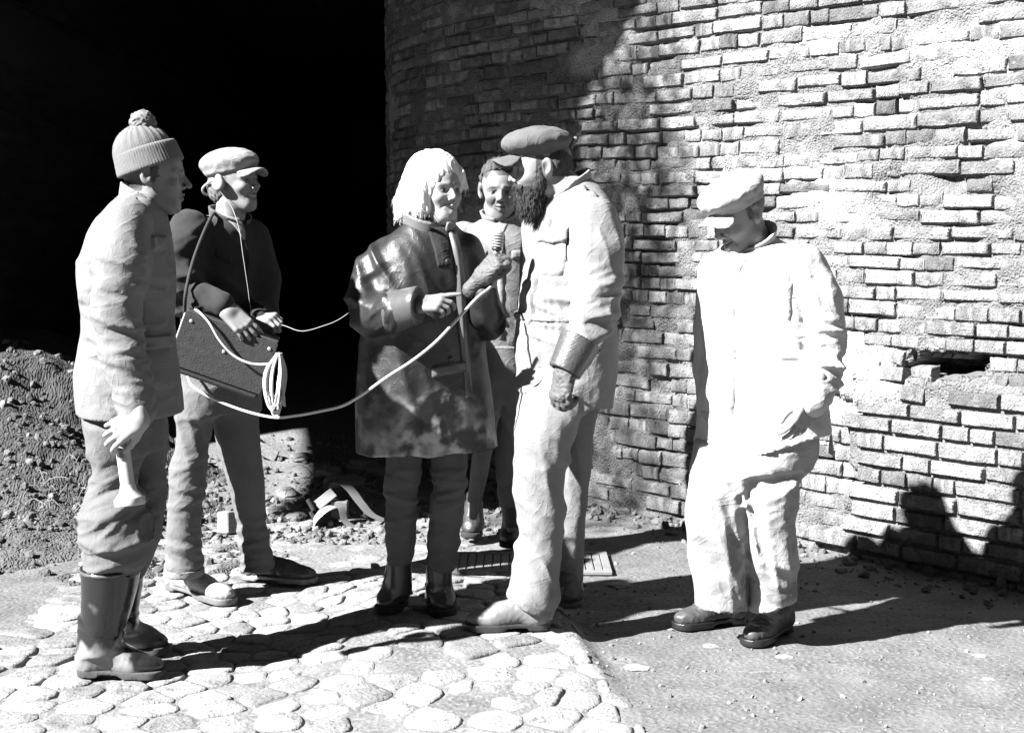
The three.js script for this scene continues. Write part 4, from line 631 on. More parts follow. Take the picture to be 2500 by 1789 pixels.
  { const g = new THREE.BoxGeometry(0.012, 0.03, 0.008); g.translate(0, -0.075, 0.0235); part('switch', g, std(0.2, 0.4), tb); }
}
// ================================================================ person: pale flat cap, dark jacket, shoulder bag
{
  const P = figure('person', 'person in pale flat cap and dark jacket, smiling, with a bag at the hip', 5.61, 520, [0.85, 0.53]);
  const { J, F } = P, black = 0.014;
  const torso = P.stack([[512, 590, 530, 0, 0.9], [466, 624, 550, 0, 0.6], [452, 642, 590, 0, 0.62], [446, 650, 650, 0, 0.64], [452, 648, 740, 0, 0.66], [450, 640, 800, 0, 0.68], [440, 636, 880, 0, 0.7]]);
  const arm = P.tube([[462, 560, 0.14, 48], [436, 610, 0.2, 52], [432, 690, 0.26, 48], [438, 728, 0.22, 42], [492, 730, 0.29, 34], [542, 742, 0.34, 28]]), arm2 = P.tube([[610, 580, -0.08, 46], [640, 680, -0.06, 44], [640, 770, 0.0, 38], [628, 783, 0.16, 27]]);
  const fo = folds([{ c: J(430, 660, 0.25), R: 0.28, axis: [-0.25, 1, 0.2], f: 26, a: 0.011, q: 0.2, o2: 0.1 }, { c: J(470, 740, 0.33), R: 0.18, axis: [0.8, 1, 0], f: 26, a: 0.012, s: 3 }, { c: J(560, 660, 0.1), R: 0.25, axis: [0.6, 1, 0], f: 14, a: 0.012, s: 8 }]);
  const jf = plus(join([torso, arm, arm2], 0.05), (x, y, z) => fo(x, y, z) + 0.002 * vn(x * 30, y * 30, z * 30));
  const jacket = P.add('jacket', P.cloth(jf, 0.0075, mott(0.012, 0.4, 18)), clothMat(1));
  const nn = [0.85, 0, 0.53], tv = [-0.53, 0, 0.85];
  P.add('zip_fastening', patch(jf, J(618, 690, 0.1), tv, [0, 1, 0], nn, 0.03, 0.36, 0.006, 4, 20, black), ROUGH, jacket);
  P.add('pocket_flap', patch(jf, J(545, 625, 0.16), [0.75, -0.25, 0.5], [0.2, 1, 0], [0.3, 0, 0.95], 0.12, 0.04, 0.008, 10, 5, 0.025), ROUGH, jacket);
  addCollar(P, J(560, 535), [0.8, 0.6], 0.28, 0.085, 0.085, 0.036, -0.3, 0.006, 0.022, 0.16);
  // trousers
  const hip = P.stack([[440, 630, 870, 0, 0.75], [442, 628, 940, 0, 0.75], [444, 626, 1000, 0, 0.72]]), l1 = P.stack([[440, 545, 960, 0.08, 0.95], [432, 512, 1050, 0.1, 0.95], [416, 506, 1150, 0.12, 0.95], [409, 492, 1240, 0.12, 0.95], [406, 488, 1310, 0.12, 0.95], [407, 494, 1398, 0.12, 0.95]]), l2 = P.stack([[508, 626, 960, -0.08, 0.9], [530, 634, 1090, -0.1, 0.9], [556, 645, 1176, -0.1, 0.9], [577, 648, 1272, -0.12, 0.9], [588, 662, 1350, -0.12, 0.95], [590, 668, 1385, -0.12, 0.95]]);
  const tf = folds([{ c: J(460, 1175, 0.1), R: 0.2, axis: [-0.2, 1, 0], f: 30, a: 0.011, q: 0.3 }, { c: J(452, 1360, 0.12), R: 0.16, axis: [0.25, 1, 0], f: 26, a: 0.013, s: 6 }, { c: J(470, 1050, 0.1), R: 0.24, axis: [1, 0.25, 0], f: 14, a: 0.009, s: 2 }, { c: J(615, 1340, -0.1), R: 0.2, axis: [0, 1, 0], f: 24, a: 0.012, s: 3 }]);
  P.add('trousers', P.cloth(plus((x, y, z) => smin(hip(x, y, z), smin(l1(x, y, z), l2(x, y, z), 0.012), 0.06), (x, y, z) => tf(x, y, z) + 0.0012 * vn(x * 40, y * 40, z * 40)), 0.007, mott(0.27, 0.2, 16)), ROUGH);
  { const cf = (x, y, z) => Math.max(Math.abs(l1(x, y, z) - 0.004) - 0.005, y - J(450, 1372)[1], J(450, 1404)[1] - y); P.add('trouser_turn_up', P.cloth((x, y, z) => Math.max(l1(x, y + 0.01, z) - 0.008, y - J(450, 1368)[1], J(450, 1402, 0.1)[1] - y), 0.006, mott(0.4, 0.2, 16)), ROUGH); }
  addShoe(P, shoe(gat(412, 1434, 0.006), gat(566, 1478, 0.006), { up: 0.13, wr: 0.0025 }), LEATHER, 0.5, 0.22);
  addShoe(P, shoe(gat(592, 1412, 0.006), gat(772, 1425, 0.006), { up: 0.13, wr: 0.0025 }), LEATHER, 0.12, 0.4);
  // head, hands
  const hairTone = 0.3;
  const H = headFrame(J(570, 446), [0.9, 0.44], -0.1, 0.03, 0.98), ff = faceField({ tone: 0.44, smile: 1, nose: 1.3, wide: 0.95, gaze: -0.3, hairTone, hairLine: (x, y, z) => (z < -0.015 && y > -0.06) || (z < 0.02 && y > -0.03 && Math.abs(x) > 0.055 && z > 0.0) });
  const nk = cone(J(564, 480), J(560, 560), 0.055, 0.062);
  P.add('shirt', patch((x, y, z) => Math.min(jf(x, y, z), nk(x, y, z)), J(592, 560, 0.08), tv, [0, 1, 0], nn, 0.09, 0.11, 0.004, 12, 12, 0.5, (s, t) => [s * (0.5 + 0.5 * t), t]), ROUGH);
  const h1 = handField(J(554, 756, 0.35), [0.72, -0.68, 0.15], [-0.3, -0.3, -0.9], { wrist: [-0.05, 0.012, -0.035], curl: [0.35, 0.4, 0.45, 0.5], thumb: [0.3, 0.4] }), h2 = handField(J(622, 780, 0.16), [0.85, 0.1, 0.5], [0.1, -0.9, -0.3], { curl: [1.1, 1.15, 1.2, 1.2], mirror: true, thumb: [0.6, 0.8] });
  const cg = core(P, [[[560, 560, 0], [540, 940, 0], 0.09, 0.1], [[500, 960, 0.08], [450, 1400, 0.12], 0.05, 0.03], [[570, 960, -0.08], [625, 1380, -0.12], 0.05, 0.03], [[462, 580, 0.12], [440, 715, 0.2], 0.03, 0.026], [[440, 726, 0.21], [540, 742, 0.33], 0.024, 0.018], [[610, 590, -0.08], [640, 760, 0], 0.03, 0.026], [[640, 760, 0], [622, 780, 0.16], 0.025, 0.02]]);
  P.add('body', mergeGeometries([headGeo(H, ff, undefined, undefined, nk), handGeo(h1, 0.44), handGeo(h2, 0.42), cg]), SKIN);
  { // collar-length hair below the cap
    const hf = H.wrap((x, y, z) => { const e = ell([0, -0.015, -0.045], [0.082, 0.075, 0.068])(x, y, z); return smax(e - 0.004 * vn(x * 120, y * 40, z * 120), z - 0.01, 0.01); });
    P.add('hair', skin(hf, ...H.box([-0.11, -0.12, -0.14], [0.11, 0.09, 0.05]), 0.0036, (x, y, z) => 0.26 * (1 + 0.6 * vn(x * 130, y * 50, z * 130))), WOOL);
  }
  addCap(P, H, { c: [0, 0.082, -0.012], r: [0.098, 0.058, 0.128], cut: 0.035, slope: 0.06, brim: [0, 0.047, 0.098, 0.18, 0.078, 0.052], rough: 0.003, s: 3 }, 0.5);
  // headphones over the ears, lead down to the chest
  const hp = base('headphones', H.out(0, 0, 0)); tag(hp, 'light headphones worn under the pale flat cap, thin lead running down', 'headphones'); const pos = (x, y, z) => { const p = H.out(x, y, z), c = H.out(0, 0, 0); return [p[0] - c[0], p[1] - c[1], p[2] - c[2]]; };
  for (const s of [-1, 1]) { const g = new THREE.LatheGeometry([[0, 0.012], [0.016, 0.012], [0.025, 0.008], [0.028, 0.0], [0.026, -0.008], [0, -0.008]].map((v) => new THREE.Vector2(...v)), 20); g.rotateZ(-s * Math.PI / 2); g.applyQuaternion(new THREE.Quaternion().setFromRotationMatrix(new THREE.Matrix4().extractRotation(H.M))); g.translate(...pos(s * 0.092, -0.004, -0.008)); part('ear_cup', g, std(0.36, 0.5), hp); }
  part('headband', cable([-0.092, -0.07, -0.035, 0, 0.035, 0.07, 0.092].map((x, i) => pos(x * 1.04, [0.02, -0.01, -0.03, -0.035, -0.03, -0.01, 0.02][i] , [-0.02, -0.1, -0.125, -0.13, -0.125, -0.1, -0.02][i])), 0.005, 60), std(0.6, 0.5), hp);
  const rel = (p) => { const c = H.out(0, 0, 0); return p.map((v, i) => v - c[i]); };
  part('lead', cable([pos(-0.095, -0.03, -0.005), rel(J(562, 500, 0.1)), rel(J(582, 555, 0.14)), rel(J(592, 620, 0.17)), rel(J(604, 700, 0.19)), rel(J(613, 760, 0.2)), rel(J(625, 785, 0.22))], 0.0013, 90), std(0.35, 0.6), hp);

  // shoulder bag with a recorder, strap, studs
  const bag = base('shoulder_bag', J(545, 864, 0.295)); tag(bag, 'dark leather shoulder bag with light studs at the hip of the person in pale cap', 'bag');
  bag.rotation.set(0.05, 0.12, -0.36, 'YXZ');
  const leather = std(0.042, 0.65, { map: dirtTex, bumpMap: stoneBump, bumpScale: 0.0015 });
  part('case', new RoundedBoxGeometry(0.35, 0.232, 0.13, 3, 0.012), leather, bag);
  { const g = new RoundedBoxGeometry(0.362, 0.205, 0.006, 2, 0.003); g.translate(0, 0.012, 0.068); part('front_flap', g, leather, bag); }
  { const g = new RoundedBoxGeometry(0.356, 0.012, 0.138, 2, 0.004); g.translate(0, 0.12, 0); part('lid', g, leather, bag); }
  for (const [x, y] of [[-0.15, 0.088], [0.155, 0.088], [0.0, 0.02]]) { const g = new THREE.SphereGeometry(0.007, 12, 8); g.scale(1, 1, 0.45); g.translate(x, y, 0.072); part('stud', g, std(0.7, 0.3, { metalness: 0.4 }), bag); }
  { const g = new RoundedBoxGeometry(0.008, 0.2, 0.1, 2, 0.003); g.translate(-0.179, 0, 0); part('end_panel', g, std(0.34, 0.6), bag); const g2 = new RoundedBoxGeometry(0.012, 0.205, 0.022, 2, 0.003); g2.translate(-0.181, 0.01, 0.012); part('end_strap', g2, std(0.5, 0.6), bag); }
  // strap up to the shoulder
  const inv = (p) => { bag.updateMatrixWorld(); return bag.worldToLocal(new THREE.Vector3(...p)).toArray(); };
  { const sp = [[-0.18, 0.08, 0.0], inv(J(452, 720, 0.37)), inv(J(470, 640, 0.3)), inv(J(500, 560, 0.2)), inv(J(520, 522, 0.1)), inv(J(530, 530, -0.1))]; const c = new THREE.CatmullRomCurve3(sp.map((p) => new THREE.Vector3(...p))); part('shoulder_strap', new THREE.TubeGeometry(c, 40, 0.007, 6), std(0.02, 0.9), bag); }
  // white cable: over the bag to a hanging coil
  const cab = std(0.68, 0.5);
  const coil = base('coiled_cable', J(677, 862, 0.385)); tag(coil, 'hank of white cable hanging at the end of the dark bag', 'cable coil');
  const cr = (p) => p.map((v, i) => v - coil.position.getComponent(i));
  for (let k = 0; k < 11; k++) { const w = 12 + rr(-4, 10), dz = rr(-0.02, 0.02), lx = 668 + rr(-9, 9), lo = 992 + rr(-30, 24), tx = 679 + rr(-4, 3); part('loop', cable([[tx, 862], [lx - w + 3, 905], [lx - w, 955], [lx - 4, lo], [lx + 4, lo], [lx + w, 955], [lx + w + 4, 905], [tx + 4, 862]].map(([x, y], i) => cr(J(x, y, 0.385 + dz + 0.004 * (i % 3)))), 0.0042, 60), cab, coil); }
  part('loose_end', cable([[684, 866], [690, 900], [691, 950], [695, 992]].map(([x, y]) => cr(J(x, y, 0.395))), 0.0042, 40), cab, coil);
  part('loose_end', cable([[680, 860], [683, 900], [677, 940], [684, 965], [694, 990]].map(([x, y]) => cr(J(x, y, 0.385))), 0.004, 40), cab, coil);
  part('lead', cable([[466, 752, 0.31], [486, 762, 0.38], [510, 788, 0.39], [535, 830, 0.39], [570, 868, 0.385], [610, 887, 0.385], [650, 889, 0.385], [668, 884, 0.385]].map((p) => cr(J(...p))), 0.0047, 90), cab, coil);
}
// ================================================================ person: blonde, long leather coat, microphone
{
  const P = figure('person', 'blonde person in long shiny dark leather coat holding up a microphone', 5.13, 1030, [0.45, 0.89]);
  const { J, F } = P;
  const torso = P.stack([[1008, 1098, 532, 0, 0.8], [962, 1130, 566, 0, 0.66], [922, 1160, 604, 0, 0.66], [896, 1176, 670, 0, 0.66], [886, 1180, 760, 0, 0.66], [877, 1186, 850, 0, 0.66], [873, 1198, 950, 0, 0.66], [873, 1216, 1095, 0, 0.66]]);
  const arm = P.tube([[948, 618, 0.0, 42], [917, 660, 0.05, 47], [897, 740, 0.1, 48], [905, 772, 0.14, 48], [960, 760, 0.25, 41], [1020, 744, 0.33, 38]]), arm2 = P.tube([[1136, 612, -0.03, 44], [1168, 700, -0.02, 44], [1192, 790, 0.0, 40], [1190, 760, 0.08, 37], [1184, 712, 0.14, 33]]);
  const fo = folds([{ c: J(890, 720, 0.1), R: 0.2, axis: [-0.5, 1, 0], f: 24, a: 0.016, q: 0.25, o2: 0.1 }, { c: J(925, 630, 0.1), R: 0.2, axis: [1, 0.55, 0], f: 18, a: 0.014, s: 3, o2: 0.05 }, { c: J(1000, 690, 0.15), R: 0.26, axis: [1, 0.45, 0], f: 13, a: 0.014, s: 5, o2: 0.05 }, { c: J(1130, 700, 0.1), R: 0.25, axis: [1, 0.3, 0], f: 15, a: 0.014, s: 9, o2: 0.05 }, { c: J(1040, 930, 0.15), R: 0.42, axis: [1, 0.2, 0], f: 8, a: 0.013, s: 2, o2: 0.1 }, { c: J(940, 765, 0.3), R: 0.13, axis: [0.8, -0.7, 0], f: 30, a: 0.009, s: 12 }]);
  const tilt = (x, y, z) => { const h0 = J(1050, 1100)[1]; return h0 - y + 0.05 * (x - J(1050, 1100)[0]) * -1 * (x < J(1072, 0)[0] ? 1 : -1.2) * -1; };
  const open = (x, y, z) => { const c = J(1175, 900, 0.1); return 1; };
  const cuff = (x, y, z) => { const a = J(1022, 742, 0.33); return (x - a[0]) * 0.95 + (z - a[2]) * 0.3; };
  const jf = plus((x, y, z) => smin(smin(torso(x, y, z), Math.max(arm(x, y, z), cuff(x, y, z)), 0.02), arm2(x, y, z), 0.02), (x, y, z) => fo(x, y, z) + 0.0014 * (1 - 2 * Math.abs(vn(x * 14, y * 17, z * 14))), 0.06);
  const coat = P.add('leather_coat', P.cloth((x, y, z) => Math.max(jf(x, y, z), tilt(x, y, z)), 0.0065, (x, y, z) => { // mud and scuffs on the lower half
    const s = fbm(x * 6 + 1, y * 6, z * 6, 5), t = fbm(x * 17, y * 17, z * 17 + 4, 4), low = sst(1.0, 0.72, y + 0.35 * s); return 0.013 + 0.3 * low * sst(-0.18, 0.35, s + 0.7 * t) + 0.10 * sst(0.12, 0.3, t) * low; }), clothMat(0.46, { bumpMap: creaseBump, bumpScale: 0.0014, color: grey(0.75) }));
  P.add('coat_front_edge', patch(torso, J(1150, 770, 0.14), [0.9, 0, -0.4], [-0.05, 1, 0], [0.5, 0, 0.87], 0.045, 0.62, 0.014, 5, 40, 0.06), clothMat(0.3), coat);
  P.add('cuff', P.cloth((x, y, z) => Math.max(arm(x, y, z) - 0.008, cuff(x, y, z), -cuff(x, y, z) - 0.13), 0.006, mott(0.055, 0.2, 30)), clothMat(0.3), coat);
  P.add('pocket_flap', patch(jf, J(1120, 905, 0.2), [0.9, 0.12, -0.4], [0, 1, 0], [0.45, 0, 0.89], 0.15, 0.05, 0.012, 12, 6, 0.05), clothMat(0.4), coat);
  for (const yy of [640, 760, 880]) button(P, press(jf, J(1122, yy, 0.2), [0.45, 0, 0.89], 0.003), [0.45, 0, 0.89], 0.011, std(0.03, 0.3), coat);
  addCollar(P, J(1048, 545, 0.01), [0.45, 0.89], 0.2, 0.1, 0.1, 0.043, -0.3, 0.007, 0.03, 0.11, clothMat(0.5));
  // the pullover in the opening of the coat
  P.add('pullover', patch(jf, J(1088, 600, 0.13), [0.9, 0, -0.45], [0, 1, 0], [0.45, 0.1, 0.89], 0.1, 0.16, 0.005, 12, 14, 0.022, (s, t) => [s * (0.5 + 0.5 * (t * 0.5 + 0.5)), t]), ROUGH);
  const l1 = P.stack([[938, 1040, 1050, 0.02, 0.95], [942, 1032, 1115, 0.02, 0.95], [938, 1024, 1190, 0.03, 0.95], [940, 1018, 1260, 0.02, 0.95], [943, 1012, 1340, 0, 0.95], [947, 1006, 1376, 0, 0.95]]), l2 = P.stack([[1046, 1150, 1050, -0.02, 0.95], [1052, 1142, 1115, 0, 0.95], [1054, 1138, 1190, 0.02, 0.95], [1048, 1130, 1260, 0.02, 0.95], [1042, 1122, 1330, 0, 0.95], [1042, 1106, 1392, 0, 0.95]]);
  const tf = folds([{ c: J(985, 1215, 0.05), R: 0.17, axis: [0.1, 1, 0], f: 26, a: 0.012, q: 0.3 }, { c: J(1095, 1210, 0.05), R: 0.17, axis: [-0.1, 1, 0], f: 26, a: 0.012, s: 4 }, { c: J(980, 1330, 0), R: 0.15, axis: [-0.4, 1, 0], f: 26, a: 0.008, s: 7 }, { c: J(1080, 1330, 0), R: 0.18, axis: [-0.5, 1, 0], f: 24, a: 0.009, s: 9 }]);
  P.add('trousers', P.cloth(plus((x, y, z) => smin(l1(x, y, z), l2(x, y, z), 0.01), tf), 0.007, mott(0.19, 0.2, 18)), ROUGH);
  for (const [rg, hl, te] of [[[[946, 1006, 1356, -0.02], [944, 1006, 1400, -0.03], [942, 1008, 1450, -0.04]], gat(982, 1470, 0.052), gat(934, 1501, 0.052)], [[[1040, 1104, 1376, -0.02], [1042, 1104, 1420, -0.02], [1044, 1106, 1460, -0.03]], gat(1062, 1476, 0.052), gat(1090, 1507, 0.052)]]) {
    const sh = shoe(hl, te, { up: 0.15, wr: 0.002 }), shaft = P.stack(rg, 0.95); const bx = [sh.box[0], [sh.box[1][0], 0.27, sh.box[1][2]]], lw = folds([{ c: [hl[0], 0.13, hl[2] + 0.05], R: 0.12, axis: [0.2, 1, 0], f: 32, a: 0.006 }]);
    const b = P.add('ankle_boot', skin((x, y, z) => smin(sh.upper(x, y, z), shaft(x, y, z), 0.03) - lw(x, y, z), ...bx, 0.0055, mott(0.03, 0.5, 20)), clothMat(0.28)); P.add('sole', skin(sh.sole, ...sh.box, 0.0055, mott(0.05, 0.4, 30)), ROUGH, b);
  }
  // head, hands, hair
  const H = headFrame(J(1066, 464), [0.62, 0.78], 0.02, 0.02, 0.96), ff = faceField({ tone: 0.62, smile: 1, fat: 0.004, brow: 0.3, lip: 0.6, gaze: 0.35, nose: 0.9 });
  const h1 = handField(J(1022, 744, 0.33), [0.85, 0.12, 0.35], [-0.15, -0.55, -0.6], { k: 0.92, curl: [0.08, 0.75, 0.95, 1.0], thumb: [0.3, 0.6] });
  const cg = core(P, [[[1050, 570, 0], [1045, 1000, 0], 0.08, 0.1], [[1000, 1040, 0], [975, 1440, -0.03], 0.05, 0.03], [[1090, 1040, 0], [1075, 1440, -0.03], 0.05, 0.03], [[935, 620, 0], [895, 745, 0.1], 0.03, 0.028], [[895, 755, 0.1], [1022, 744, 0.33], 0.027, 0.022], [[1136, 620, -0.03], [1190, 775, 0.0], 0.03, 0.028], [[1190, 775, 0.0], [1183, 700, 0.16], 0.026, 0.02]]);
  P.add('body', mergeGeometries([headGeo(H, ff, undefined, undefined, cone(J(1062, 500), J(1056, 575), 0.052, 0.058)), handGeo(h1, 0.3), cg]), SKIN);
  const hA = ell([0, 0.042, -0.024], [0.108, 0.112, 0.12]), hB = ell([-0.06, -0.035, -0.04], [0.082, 0.088, 0.09]), hC = ell([0.045, -0.02, -0.035], [0.062, 0.075, 0.08]), hD = ell([-0.085, -0.02, 0.002], [0.026, 0.085, 0.04]), cutF = ell([0.004, -0.04, 0.105], [0.079, 0.1, 0.085]), fl = cone([0.062, 0.06, 0.06], [0.098, 0.012, 0.055], 0.024, 0.01), fl2 = cone([-0.1, -0.06, -0.06], [-0.125, -0.105, -0.08], 0.045, 0.012);
  const hairF = H.wrap((x, y, z) => { let d = smin(smin(smin(hA(x, y, z), hB(x, y, z), 0.04), hC(x, y, z), 0.04), hD(x, y, z), 0.03); d = smax(d, -cutF(x, y, z), 0.012); d = smin(d, fl(x, y, z), 0.02); d = smin(d, fl2(x, y, z), 0.03); return d - 0.003 * vn(x * 60 + 20 * y, y * 9, z * 60) - 0.0025 * vn(x * 140, y * 14, z * 140) - 0.004 * vn(x * 18, y * 8, z * 18); });
  const wh = P.add('hair', skin(hairF, ...H.box([-0.19, -0.17, -0.18], [0.16, 0.19, 0.16]), 0.0036, (x, y, z) => 0.8 * (1 + 0.12 * vn(x * 130, y * 20, z * 130))), clothMat(0.6, { color: grey(0.62) }));
  strands(P, wh, 1800, 0.026, [-0.2, -1.3, 0], 0.8, clothMat(0.6, { color: grey(0.62) }), (x, y, z) => { const q = H.in(x, y, z); return !(q[2] > 0.05 && Math.hypot(q[0] - 0.004, q[1] + 0.02) < 0.095); });
  // gloved hand round the microphone
  const g2 = handField(J(1176, 676, 0.17), [0.62, 0.7, 0.3], [0.6, -0.35, -0.72], { k: 0.92, mirror: true, thick: 0.0035, curl: [1.2, 1.25, 1.25, 1.25], thumb: [0.7, 0.9] });
  P.add('glove', skin((x, y, z) => g2(x, y, z) - 0.0025 * (1 - 2 * Math.abs(vn(x * 50, y * 90, z * 50))), ...g2.box(), 0.0032, mott(0.045, 0.3, 50)), clothMat(0.7));
  const mc = J(1208, 660, 0.17), mic = base('microphone', mc); tag(mic, 'hand microphone with ribbed head held up between the blonde person and the bearded person', 'microphone');
  mic.scale.setScalar(0.88); mic.rotation.set(0.06, 0, -0.1); const V = (a) => a.map((v) => new THREE.Vector2(...v));
  part('body', new THREE.LatheGeometry(V([[0, -0.07], [0.013, -0.07], [0.015, -0.06], [0.016, 0.03], [0.017, 0.07], [0.012, 0.078]]), 22), std(0.3, 0.35, { metalness: 0.5 }), mic);
  part('collar_ring', new THREE.LatheGeometry(V([[0.012, 0.078], [0.02, 0.082], [0.02, 0.092], [0.014, 0.094]]), 22), std(0.03, 0.4), mic);
  for (let k = 0; k < 5; k++) part('head_ring', new THREE.LatheGeometry(V([[0.014, 0.094 + k * 0.011], [0.0235, 0.096 + k * 0.011], [0.0245, 0.099 + k * 0.011], [0.0235, 0.102 + k * 0.011], [0.014, 0.105 + k * 0.011]]), 24), std(0.5, 0.35, { metalness: 0.3 }), mic);
  part('head_cap', new THREE.LatheGeometry(V([[0.022, 0.149], [0.021, 0.155], [0.014, 0.16], [0, 0.162]]), 24), std(0.5, 0.35, { metalness: 0.3 }), mic);
  part('switch', new RoundedBoxGeometry(0.007, 0.026, 0.006, 2, 0.002).translate(0, 0.055, 0.017), std(0.05, 0.4), mic);
  // cable from the microphone, sagging to the bag
  const o = J(950, 915, 0.3), wire = base('microphone_cable', o); tag(wire, 'long white cable sagging from the microphone across the leather coat to the bag', 'cable');
  part('sheath', cable([[1202, 696, 0.16], [1192, 706, 0.22], [1168, 724, 0.26], [1120, 775, 0.32], [1060, 838, 0.36], [1000, 885, 0.38], [948, 918, 0.38], [880, 966, 0.3], [837, 990, 0.22], [780, 1004, 0.1], [720, 1015, -0.02], [669, 1019, -0.1], [600, 1004, -0.16], [530, 978, -0.19], [482, 952, -0.21], [464, 936, -0.24], [455, 905, -0.28]].map((p) => J(...p).map((v, i) => v - o[i])), 0.0052, 220), std(0.7, 0.5), wire);
  single('thin_lead', cable([[640, 786, -0.3], [690, 794, -0.25], [735, 808, -0.18], [790, 795, -0.1], [830, 778, 0.0], [862, 755, 0.06]].map((p) => J(...p)), 0.0011, 80), std(0.4, 0.6), 'thin lead hanging between the hand over the bag and the leather coat', 'wire');
}
// ================================================================ person behind, facing the camera
{
  const P = figure('person', 'bare-headed person in light jacket facing the camera, half hidden behind the bearded person', 6.3, 1205, [0.1, 1]);
  const { J } = P;
  const torso = P.stack([[1172, 1262, 535, 0, 0.8], [1135, 1300, 560, 0, 0.6], [1110, 1322, 600, 0, 0.6], [1112, 1320, 680, 0, 0.6], [1120, 1314, 770, 0, 0.62], [1140, 1305, 830, 0, 0.64], [1160, 1296, 858, 0, 0.64]]);
  const arm = P.tube([[1134, 580, 0, 40], [1116, 680, 0.02, 38], [1128, 780, 0.08, 34], [1150, 850, 0.12, 26]]), arm2 = P.tube([[1300, 580, 0, 40], [1322, 690, 0, 38], [1300, 800, 0.08, 32]]);
  const fo = folds([{ c: J(1150, 600, 0.1), R: 0.2, axis: [1, 0.6, 0], f: 18, a: 0.008 }, { c: J(1230, 800, 0.15), R: 0.25, axis: [0.7, 1, 0], f: 15, a: 0.014, s: 3 }]);
  const jf = plus(join([torso, arm, arm2], 0.02), fo);
  const jacket = P.add('jacket', P.cloth(jf, 0.0075, mott(0.5, 0.15, 14)), ROUGH);
  P.add('waistband', P.cloth((x, y, z) => Math.max(torso(x, y, z) - 0.006, y - J(1200, 842)[1], J(1200, 860)[1] - y), 0.007, mott(0.4, 0.2, 20)), ROUGH, jacket);
  P.add('front_placket', patch(jf, J(1222, 700, 0.15), [1, 0, 0], [0, 1, 0], [0, 0, 1], 0.045, 0.5, 0.006, 4, 24, 0.5), ROUGH, jacket);
  P.add('pocket_flap', patch(jf, J(1278, 622, 0.15), [1, 0, 0], [0, 1, 0], [0, 0, 1], 0.12, 0.05, 0.007, 8, 5, 0.5), ROUGH, jacket); P.add('pocket_flap', patch(jf, J(1165, 622, 0.15), [1, 0, 0], [0, 1, 0], [0, 0, 1], 0.1, 0.05, 0.007, 8, 5, 0.5), ROUGH, jacket);
  addCollar(P, J(1216, 533, 0.01), [0.1, 1], 0.22, 0.078, 0.076, 0.032, -0.35, 0.006, 0.018, 0.48);
  const hip = P.stack([[1152, 1296, 840, 0, 0.7], [1158, 1294, 930, 0, 0.7], [1165, 1290, 980, 0, 0.7]]), l1 = P.stack([[1158, 1228, 940, 0.02, 0.9], [1160, 1212, 1060, 0.1, 0.9], [1148, 1194, 1150, 0.1, 0.9], [1140, 1176, 1226, 0.04, 0.9]]), l2 = P.stack([[1212, 1292, 940, 0, 0.9], [1206, 1280, 1060, 0, 0.9], [1210, 1274, 1150, 0, 0.9], [1220, 1272, 1238, 0, 0.9]]);
  const tf = folds([{ c: J(1240, 1050, 0.05), R: 0.25, axis: [1, 0.4, 0], f: 16, a: 0.008 }, { c: J(1240, 1200, 0), R: 0.15, axis: [0, 1, 0], f: 26, a: 0.008, s: 4 }]);
  P.add('trousers', P.cloth(plus((x, y, z) => smin(hip(x, y, z), smin(l1(x, y, z), l2(x, y, z), 0.012), 0.05), tf), 0.008, mott(0.36, 0.2, 18)), ROUGH);
  for (const [rg, hl, te] of [[[[1138, 1174, 1215, 0.03], [1140, 1170, 1270, 0.02]], gat(1160, 1296, 0.03), gat(1148, 1316, 0.03)], [[[1222, 1272, 1228, 0], [1228, 1268, 1285, 0]], gat(1252, 1318, 0.03), gat(1244, 1340, 0.03)]]) {
    const sh = shoe(hl, te, { up: 0.17 }), shaft = P.stack(rg, 0.95);
    const b = P.add('boot', skin((x, y, z) => smin(sh.upper(x, y, z), shaft(x, y, z), 0.03), sh.box[0], [sh.box[1][0], 0.36, sh.box[1][2]], 0.0065, mott(0.022, 0.4, 20)), clothMat(0.5)); P.add('sole', skin(sh.sole, ...sh.box, 0.0065, mott(0.04, 0.3, 20)), ROUGH, b);
  }
  const H = headFrame(J(1219, 467), [0.06, 1], 0.06, -0.02, 1.04), ff = faceField({ tone: 0.44, smile: 0.3, brow: 0.12, gaze: 0, stubble: 0.1, hairTone: 0.12, hairLine: (x, y, z) => y > 0.07 + 0.012 * vn(x * 60, 1, 1) - 0.5 * Math.max(0, Math.abs(x) - 0.045) && z > 0 || (z <= 0.028 && y > -0.0 && z > 0.0 && Math.abs(x) > 0.05) || (z <= 0 && y > -0.05 && Math.hypot(y - 0.005, z + 0.01) > 0.036) });
  const nk = cone(J(1218, 505), J(1216, 570), 0.055, 0.062), h1 = handField(J(1152, 856, 0.12), [0.2, -1, 0.1], [0.3, 0, -1], { curl: [0.4, 0.4, 0.45, 0.5] });
  const cg = core(P, [[[1215, 570, 0], [1220, 920, 0], 0.08, 0.1], [[1190, 940, 0], [1155, 1260, 0.03], 0.05, 0.03], [[1250, 940, 0], [1248, 1290, 0], 0.05, 0.03], [[1134, 590, 0], [1120, 690, 0.02], 0.03, 0.028], [[1120, 690, 0.02], [1152, 856, 0.12], 0.028, 0.02], [[1300, 590, 0], [1318, 690, 0], 0.03, 0.026], [[1318, 690, 0], [1300, 800, 0.06], 0.026, 0.02]]);
  P.add('body', mergeGeometries([headGeo(H, ff, undefined, undefined, nk), handGeo(h1, 0.44), cg]), SKIN);
  const top = ell([0, 0.055, -0.02], [0.083, 0.088, 0.1]), tuft = ell([0.012, 0.112, 0.045], [0.05, 0.028, 0.04]);
